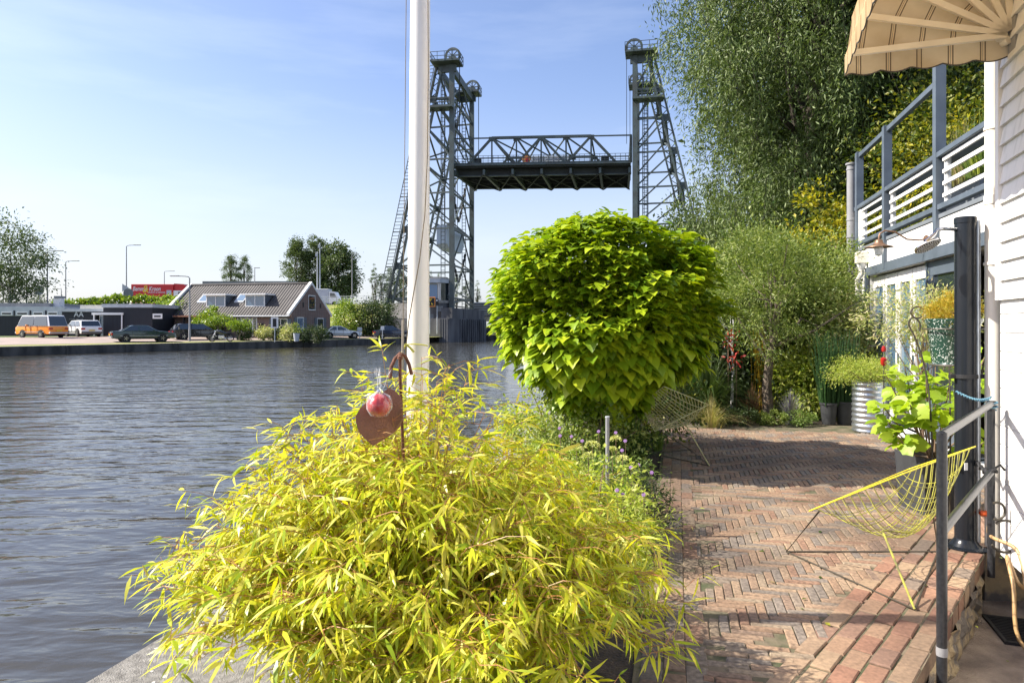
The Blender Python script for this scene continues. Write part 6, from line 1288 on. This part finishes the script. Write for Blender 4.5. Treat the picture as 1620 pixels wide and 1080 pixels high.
val(lambda s: hng+P2*(R_*1.03*s)+D2*.03, R_, 60); val(lambda s: hng+P2*R_*1.03-D2*(-.03+s*(LA+.06)), LA, 90); val(lambda s: hng+P2*(R_*1.03*s)-D2*(LA+.03), R_, 60)
me = bpy.data.meshes.new('cloth'); off = hng; me.from_pydata([tuple(V(p)-off) for p in vs], [], fs); ul = me.uv_layers.new(name='UVMap')
for lp in me.loops: ul.data[lp.index].uv = uv[lp.vertex_index]
for p in me.polygons: p.use_smooth = True
me.materials.append(AW); o = bpy.data.objects.new('cloth', me); C.objects.link(o); o.parent = aw
# dark piping along the valance edge
mb = MB(); mb.tube([hng+P2*(R_*1.03*s)+D2*.03-UPZ*(.117+.022*abs(sin(pi*s*R_/.178))) for s in np.linspace(0, 1, 61)], .0045, 5, False)
mb.tube([hng+P2*R_*1.03-D2*(-.03+s*(LA+.06))-UPZ*(.117+.022*abs(sin(pi*s*LA/.178))) for s in np.linspace(0, 1, 121)], .0045, 5, False); mb.build('piping', M['wire_d'], aw)
for i in range(4): MB().lathe([(.022, -.03), (.026, -.02), (.026, .02), (.022, .03)], hng+P2*(.02+.022*i)+UPZ*(.03*(i-1))+D2*.0, 14, 1).build('hinge', M['cream'], aw, True)
MB().box(hng-P2*.03-UPZ*.0, (.2, .06, .30), a2, .005).build('bracket_plate', M['pipe_grey'], aw)

# ---------------------------------------------------------------- shower post, railing, hose
SD = 4.8; x = px2(1527, SD); sp = thing('outdoor_shower', (x, SD, 0), 'dark round shower post with a chrome rain head at the end of the terrace', 'shower'); zt = zz(345, SD)
MB().lathe([(.15, 0), (.15, .008), (.10, .012), (.085, .03), (.070, .05), (.067, .06)], (x, SD, 0), 36).build('base_plate', M['anth'], sp, True)
MB().lathe([(.066, .05), (.066, zt-.04), (.070, zt-.038), (.070, zt), (.062, zt+.006)], (x, SD, 0), 40).build('column', M['anth'], sp, True)
MB().tube([(x+.082, SD-.01, .03), (x+.082, SD-.01, zt-.02)], .017, 16).build('side_pipe', M['zinc'], sp, True)
mb = MB()
for z in (zz(595, SD),): mb.lathe([(.067, -.014), (.078, -.012), (.078, .012), (.067, .014)], (x, SD, z), 30); mb.box((x+.10, SD-.0, z), (.09, .05, .03), 0, .004); mb.box((x-.085, SD, z), (.05, .03, .03), 0, .004)
mb.build('clamp', M['black'], sp)
hd = V((px2(1468, SD-.1), SD-.1, zz(392, SD))); n_ = V((.25, -.42, -.87)).normalized()
MB().tube([(x-.06, SD, zz(363, SD)), (x-.18, SD-.03, zz(363, SD)), hd+V((.075, .02, .115)), hd+V((.05, .01, .08)), hd-n_*.03], [.012, .012, .012, .014, .02], 14).build('shower_arm', M['chrome'], sp, True)
def disc(mb, c, nrm, prof, n=36):
    nrm = V(nrm).normalized(); e1 = nrm.cross(UPZ).normalized(); e2 = nrm.cross(e1); b0 = len(mb.v)
    for r_, h_ in prof:
        for k in range(n): a = 2*pi*k/n; mb.v.append(tuple(V(c)+nrm*h_+(e1*cos(a)+e2*sin(a))*r_))
    for i in range(len(prof)-1): mb.f += [(b0+i*n+k, b0+i*n+(k+1) % n, b0+(i+1)*n+(k+1) % n, b0+(i+1)*n+k) for k in range(n)]
    mb.f += [tuple(b0+k for k in range(n)), tuple(b0+(len(prof)-1)*n+k for k in range(n))]
mb = MB(); disc(mb, hd, n_, [(.02, -.03), (.05, -.018), (.086, -.01), (.088, .0), (.084, .004)]); rh = mb.build('rain_head', M['chrome'], sp, True)
mb = MB(); e1 = n_.cross(UPZ).normalized(); e2 = n_.cross(e1)
disc(mb, hd, n_, [(.080, .0045), (.080, .006)]); mb.build('face', M['black'], rh)
mb = MB(); k0 = 0
for i in range(1, 6):
    for j in range(6*i): a = 2*pi*j/(6*i)+i*.4; disc(mb, hd+e1*cos(a)*i*.0148+e2*sin(a)*i*.0148, n_, [(.0028, .006), (.002, .008)], 6)
mb.build('nozzles', M['print'], rh)
# sticker and tap on the post
MB().box((x-.035, SD-.062, zz(735, SD)), (.022, .004, .05)).build('label_sticker', M['print'], sp); MB().tube([(x-.06, SD-.02, zz(735, SD)), (x-.10, SD-.04, zz(735, SD))], .012, 10).build('tap', M['chrome'], sp, True)
A0 = V((px2(1490, 3.15), 3.15, 0)); A1 = V((px2(1568, 4.49), 4.49, 0)); z1, z2 = 1.045, .60
rl = thing('handrail', (A0.x, A0.y, -.35), 'worn dark steel handrail with two posts beside the step', 'railing')
for a, nm in ((A0, -.36), (A1, -.10)): MB().tube([a+UPZ*nm, a+UPZ*(z1+.012)], .0225, 20).build('post', M['rail'], rl, True)
for z in (z1, z2): MB().tube([A0+UPZ*z, A1+UPZ*(z-.01)], .021, 20).build('rail', M['rail'], rl, True)
MB().lathe([(.0235, -.02), (.0245, 0), (.0235, .02)], A0+UPZ*.05, 20).build('collar', M['pipe_grey'], rl, True)
# clamp joining the lower rail to the post, chain lock look
mb = MB(); c1 = V((px2(1558, 4.5), 4.5, zz(752, 4.5)))
for i in range(9): a = i/8; p = A1+UPZ*(z2-.02)+V((-.03+.0, 0, 0)); q = V((x+.04, SD-.06, z2+.0)); u = p.lerp(q, a); mb.tube([u+V((0, 0, .018*sin(i*2.2))), p.lerp(q, min(1, a+.14))+V((0, 0, .018*sin((i+1)*2.2)))], .011, 6)
mb.tube([A1+UPZ*z2+V((.03*cos(k), .03*sin(k), .01*sin(k*3))) for k in np.linspace(0, 6.3, 14)], .010, 6); mb.tube([A1+UPZ*(z2+.01)+V((.02, 0, 0)), A1+UPZ*(z2+.035)+V((.06, .0, 0)), A1+UPZ*(z2-.0)+V((.09, 0, 0))], .008, 6)
tag(mb.build('lashing_strap', M['black'], None), 'black strap lashing the lower handrail to the shower post', 'strap')
mb = MB(); q0_ = A1+UPZ*(z1-.0); pts = []
for k in np.linspace(0, 1, 60): pts.append(V((x-.10, SD-.06, z1+.045)).lerp(q0_+V((.0, -.0, .03)), k)+V((0, -.03*sin(pi*k), -.03*sin(pi*k)))+V((0, .006*cos(k*90), .007*sin(k*90))))
mb.tube(pts, .0055, 6); mb.tube([q0_+V((.034*cos(k), .034*sin(k), -.05+.0085*k/2)) for k in np.linspace(0, 14, 60)], .0055, 6)
tag(mb.build('blue_cord', M['cord'], None), 'blue cord wound round the top of the handrail and the shower post', 'cord')
hp = [V((x+.08, SD-.05, .245)), V((x+.16, SD-.06, .245)), V((px2(1565, 4.5), 4.5, zz(845, 4.5))), V((px2(1600, 4.35), 4.3, zz(870, 4.3))), V((px2(1618, 4.2), 4.18, zz(925, 4.18))), V((px2(1600, 4.2), 4.15, zz(920, 4.15))), V((px2(1584, 4.3), 4.25, zz(880, 4.25))), V((px2(1588, 4.2), 4.12, zz(925, 4.12))), V((px2(1618, 4.0), 3.98, -.33)), V((3.3, 3.75, -.335)), V((3.6, 3.4, -.335))]
def smooth(P, n=6):
    o = []
    for i in range(len(P)-1):
        p0, p1, p2, p3 = P[max(i-1, 0)], P[i], P[i+1], P[min(i+2, len(P)-1)]
        for k in range(n): t_ = k/n; o.append(.5*((2*p1)+(p2-p0)*t_+(2*p0-5*p1+4*p2-p3)*t_**2+(3*p1-p0-3*p2+p3)*t_**3))
    return o+[P[-1]]
ho = thing('garden_hose', tuple(hp[0]), 'tan garden hose with an orange connector looping down to the path', 'hose'); MB().tube(smooth(hp[1:]), .0115, 12).build('tube', M['hose'], ho, True)
MB().lathe([(.012, -.04), (.02, -.03), (.02, .02), (.015, .035)], hp[0]+V((.03, 0, 0)), 14, 0).build('connector', M['hoseo'], ho, True); MB().lathe([(.014, .035), (.016, .05), (.013, .085)], hp[0]+V((.03, 0, 0)), 14, 0).build('ferrule', M['zinc'], ho, True)
wr_ = MB(); 
for cx, cz, r_, a0, a1 in ((1577, 808, 13, -2.0, 1.9), (1590, 848, 24, -2.2, 2.6)):
    wr_.tube([at(cx+r_*cos(a), cz+r_*1.05*sin(a), 4.42) for a in np.linspace(a0, a1, 22)], .008, 8)
tag(wr_.build('iron_hoop', M['wire_d'], None, True), 'black iron scroll hoops leaning on the base of the clapboard wall', 'iron hoop')
rb = MB(); q = random.Random(3)
for i in range(7): a = px2(1548+q.uniform(-8, 14), 5.1); rb.tube([(a, 5.1+q.uniform(-.2, .2), 0), (a+q.uniform(-.03, .03), 5.15, .10), (a+q.uniform(-.05, .05), 5.2, .26)], [.03, .028, .02], 7)
tag(rb.build('terracotta_shards', M['edge'], None), 'heap of reddish clay pieces behind the foot of the shower post', 'clay pieces')

# ---------------------------------------------------------------- wire chairs
M['drywire'] = mat('faded_wire', (.50, .48, .22), .5, scale=15, col2=(.36, .36, .20))
def chair(label, cs, mat_w, mat_e, feet, wr=.0024):
    """cs: front tip, near wing, back tip, far wing, bowl bottom points; feet in world space"""
    Fr, Nw, Bk, Fw, Bo = cs; t = thing('wire_chair', (feet[0].x, feet[0].y, 0), label, 'chair', 'diamond wire chairs on the terrace')
    def S(u, v):                                          # u 0..1 along Fr->Nw / Fw->Bk, v 0..1 Fr->Fw
        p = Fr*(1-u)*(1-v)+Nw*u*(1-v)+Bk*u*v+Fw*(1-u)*v; c = (Fr+Nw+Bk+Fw)/4
        k = (16*u*(1-u)*v*(1-v))**.8; return p+(Bo-c)*k
    mb = MB(); n = 13; m = 14
    for i in range(1, n): mb.tube([S(i/n, j/m) for j in range(m+1)], wr, 5, False); mb.tube([S(j/m, i/n) for j in range(m+1)], wr, 5, False)
    mb.build('seat_mesh', mat_w, t, True)
    mb = MB(); E = [S(k/16, 0) for k in range(17)]+[S(1, k/16) for k in range(1, 17)]+[S(1-k/16, 1) for k in range(1, 17)]+[S(0, 1-k/16) for k in range(1, 17)]; mb.tube(E, .0042, 8, False); mb.build('rim', mat_e, t, True)
    a, b, c, d, e, f = feet; mb = MB()
    for P in ([S(.05, .05), a, b, S(.50, .22)], [a, c, S(.55, .75)], [b, c]): mb.tube(P, .0055, 8)
    mb.build('base_rod', M['wire_d'], t, True); mb = MB(); mb.tube([b, S(.50, .22)], .0062, 8); mb.tube([S(.5, .22), S(.6, .4), S(.6, .75)], .0055, 8); mb.build('leg', mat_w, t, True)
    return t
g_ = lambda px, py, z=.006: at(px, py, gd(py, z))
Fr = at(1280, 808, 4.30); Bk = at(1543, 706, 4.05); Nw = at(1432, 748, 3.72); Fw = at(1437, 742, 4.62); Bo = at(1440, 846, 4.1)
chair('yellow diamond wire chair on the sunny part of the terrace beside the handrail', (Fr, Nw, Bk, Fw, Bo), M['wire_y'], M['yellow'], [g_(1244, 872), g_(1447, 963), g_(1484, 872), None, None, None])
Fr = at(1036, 682, 7.3); Bk = at(1050, 611, 7.1); Nw = at(1121, 640, 6.95); Fw = at(1012, 640, 7.8); Bo = at(1078, 668, 7.6)
chair('worn wire chair standing in the shade under the catalpa crown', (Fr, Nw, Bk, Fw, Bo), M['drywire'], M['drywire'], [g_(1092, 711), g_(1122, 736), g_(1025, 716), None, None, None], .0036)

# ---------------------------------------------------------------- pots and potted plants by the house
def pot_thing(name, c, label, cat='plant pot'): return thing(name, c, label, cat)
# galvanised tub
d = 10.0; x = px2(1377, d); t = pot_thing('zinc_tub', (x, d, 0), 'tall corrugated galvanised tub at the white house corner')
prof = [(.235, 0), (.25, .02)]
for i in range(56): z = .03+.68*i/55; prof.append((.245+.007*sin(z*2*pi/.075), z))
prof += [(.252, .72), (.252, .74), (.235, .74), (.235, .66)]; MB().lathe(prof, (x, d, 0), 40).build('tub', M['zinc'], t, True); MB().lathe([(.233, .68), (.1, .70), (.005, .70)], (x, d, 0), 24).build('soil', M['soil'], t)
sh = thing('tub_shrub', (x, d, .7), 'spreading feathery green shrub growing in the galvanised tub', 'shrub'); crown('foliage', (x-.05, d, .88), (.55, .5, .17), L['lime'], sh, seed=601, clumps=70, per=110, cr=.16, leaf=.035, tpl=NARROW, shell=.2)
mb = MB(); q = random.Random(5)
for i in range(12): mb.tube([(x, d, .69), (x+q.uniform(-.4, .3), d+q.uniform(-.3, .3), .9)], .006, 5)
mb.build('stem', M['twig'], sh)
for i, (px, py, rr_, h_, lb) in enumerate(((1311, 672, .13, .34, 'dark grey pot of tall horsetail left of the galvanised tub'), (1336, 672, .14, .36, 'dark grey pot of horsetail touching the galvanised tub'))):
    d = gd(py)+.1; x = px2(px, d); t = pot_thing('dark_pot', (x, d, 0), lb); MB().lathe([(rr_*.75, 0), (rr_, h_), (rr_*1.06, h_), (rr_*1.06, h_-.03), (rr_*.9, h_-.04)], (x, d, 0), 24).build('pot', M['planter'], t, True)
    mb = MB(); q = random.Random(7+i)
    for k in range(170): a, b = q.uniform(-rr_*.8, rr_*.8), q.uniform(-rr_*.8, rr_*.8); l_ = q.uniform(.5, 1.15); mb.tube([(x+a, d+b, h_-.05), (x+a*1.5, d+b*1.5, h_+l_*.5), (x+a*2.2+q.uniform(-.08, .08), d+b*2, h_+l_)], [.005, .0045, .002], 4, False)
    mb.build('horsetail', L['reed'], t)
# fig in a grey planter
d = 5.75; x = px2(1478, d); t = pot_thing('grey_planter', (x, d, 0), 'square grey planter holding a fig behind the handrail', 'planter')
V4 = lambda k, z: [(x-k, d-k, z), (x+k, d-k, z), (x+k, d+k, z), (x-k, d+k, z)]
mb = MB(); mb.add(V4(.19, 0)+V4(.215, .47)+V4(.195, .47)+V4(.19, .40), [(3, 2, 1, 0), (0, 1, 5, 4), (1, 2, 6, 5), (2, 3, 7, 6), (3, 0, 4, 7), (4, 5, 9, 8), (5, 6, 10, 9), (6, 7, 11, 10), (7, 4, 8, 11), (8, 9, 13, 12), (9, 10, 14, 13), (10, 11, 15, 14), (11, 8, 12, 15)]); mb.build('box', M['planter'], t)
MB().add(V4(.192, .42), [(0, 1, 2, 3)]).build('soil', M['soil'], t)
fg = thing('fig_plant', (x, d, .42), 'young fig with big lobed light green leaves in the grey planter', 'plant'); r = rs(77); P, T, N = [], [], []; mb = MB()
ends = [at(a, b, dd_) for a, b, dd_ in ((1400, 590, 5.6), (1395, 640, 5.5), (1405, 668, 5.4), (1420, 610, 5.9), (1430, 575, 5.9), (1450, 560, 6.0), (1465, 600, 5.7), (1480, 570, 5.9), (1505, 590, 5.8), (1500, 620, 5.5), (1440, 640, 5.4), (1460, 660, 5.4), (1420, 690, 5.3), (1550, 650, 5.6), (1556, 700, 5.4), (1545, 610, 6.0), (1480, 640, 5.4), (1560, 560, 6.2))]
for e in ends:
    b0 = V((x+r.uniform(-.05, .05), d+r.uniform(-.05, .05), .42)); mid = b0.lerp(e, .55)+V((0, 0, -.06)); mb.tube([b0, mid, e], [.009, .007, .004], 6)
    for k in range(13):
        p = mid.lerp(e, r.uniform(.3, 1.05)); a = r.random()*2*pi; o_ = np.array([cos(a), sin(a)*.8, r.uniform(-.35, .4)]); P.append(np.array(p)+o_*.05); T.append(o_+np.array([-.15, 0, -.2])); N.append(np.array([-.35, -.3, 1])+r.normal(size=3)*.4)
leaves('foliage', P, T, N, r.uniform(.07, .13, len(P)), FIG, L['fig'], fg, True); mb.build('stem', M['twig'], fg)
# speckled pot on a wrought iron stand, golden sedum
d = 5.3; x = px2(1508, d); ps = thing('plant_stand', (x, d, 0), 'wrought iron scroll stand behind the shower post', 'plant stand'); zt = zz(508, d)
mb = MB()
for k in range(4):
    a = pi/4+k*pi/2+.35; o_ = V((cos(a), sin(a), 0)); c0 = V((x, d, 0))
    mb.tube(smooth([c0+o_*.17, c0+o_*.14+UPZ*.5, c0+o_*.16+UPZ*1.0, c0+o_*.20+UPZ*(zt-.32), c0+o_*.26+UPZ*(zt-.12), c0+o_*.30+UPZ*(zt-.02), c0+o_*.27+UPZ*(zt+.03), c0+o_*.225+UPZ*(zt-.01), c0+o_*.225+UPZ*(zt-.08)], 4), .0065, 7)
    cs_ = c0+o_*.24+UPZ*(zt+.07); mb.tube([cs_+(o_*cos(q_)+UPZ*sin(q_))*.045 for q_ in np.linspace(-2.3, 2.6, 16)], .0065, 7)
mb.build('scroll_leg', M['wire_d'], ps, True)
for r_, z in ((.205, zt-.06), (.15, zt-.34), (.13, .35)): MB().tube([(x+r_*cos(q_), d+r_*sin(q_), z) for q_ in np.linspace(0, 2*pi, 30)], .006, 6).build('ring', M['wire_d'], ps, True)
t = pot_thing('speckled_pot', (x, d, zt-.33), 'dark green pot with white speckles held in the wrought iron stand'); MB().lathe([(.14, zt-.33), (.145, zt-.32), (.18, zt-.02), (.195, zt-.0), (.195, zt+.02), (.17, zt+.015), (.165, zt-.04)], (x, d, 0), 40).build('pot', M['speck'], t, True); MB().lathe([(.15, zt-.345), (.155, zt-.331)], (x, d, 0), 30).build('saucer', M['zinc'], t)
MB().lathe([(.166, zt-.03), (.05, zt-.01), (.005, zt-.01)], (x, d, 0), 24).build('soil', M['soil'], t)
sd_ = thing('golden_sedum', (x, d, zt), 'golden orange fine leaved plant in the speckled pot', 'plant'); crown('foliage', (x, d, zt+.07), (.19, .18, .13), L['sedum'], sd_, seed=611, clumps=150, per=60, cr=.055, leaf=.020, tpl=NARROW, shell=.5, droop=-.8, up=.2); MB().tube([(x, d, zt-.01), (x, d, zt+.08)], .02, 6).build('stem', M['twig'], sd_)
# variegated standard shrub
d = 7.2; x = px2(1462, d); tree('variegated_shrub', (x, d, 0), 0, (x-.02, d, zz(502, d)), (.52, .42, .36), L['varieg'], M['twig'], 'variegated cream and pink leaved standard shrub before the glass doors', 'shrub', seed=621, tr=.018, limbs=22, clumps=90, per=60, cr=.15, leaf=.046, tpl=NARROW, shell=.15, droop=0, sv=.25)
t = pot_thing('shrub_pot', (x, d, 0), 'round dark pot at the foot of the variegated shrub'); MB().lathe([(.14, 0), (.17, .3), (.18, .3), (.16, .26)], (x, d, 0), 24).build('pot', M['planter'], t, True)
# red lantern-like ornament by the doors
p = at(1398, 556, 9.6); t = thing('red_lantern', (p.x, p.y, p.z-.25), 'small red lantern beside the first glass door', 'lantern'); MB().lathe([(.02, -.0), (.04, .03), (.04, .10), (.02, .12)], p-UPZ*.2, 16).build('body', M['redlamp'], t, True); MB().lathe([(.03, 0), (.035, .04), (.02, .08)], p, 16).build('top', M['redlamp'], t, True); MB().tube([p+UPZ*.08, p+UPZ*.08+V((-.2, 0, 0))], .008, 6).build('hook', M['wire_d'], t); MB().tube([(p.x, p.y, 0), p-UPZ*.2], .008, 6).build('rod', M['wire_d'], t)
# fallen leaves
r = rs(88); n = 46; dd_ = r.uniform(3.2, 9.6, n); u_ = r.uniform(.2, 2.9, n); Pq = [uv2(a, b) for a, b in zip(u_, dd_)]
lv_ = leaves('fallen_leaves', [(a, b, .006) for a, b in Pq], np.c_[r.normal(size=(n, 2)), r.normal(0, .1, n)], np.c_[r.normal(0, .15, (n, 2)), np.ones(n)], r.uniform(.02, .05, n), OVAL, L['maple']); tag(lv_, 'scattered small yellow fallen leaves on the brick terrace', 'leaves', kind='stuff')
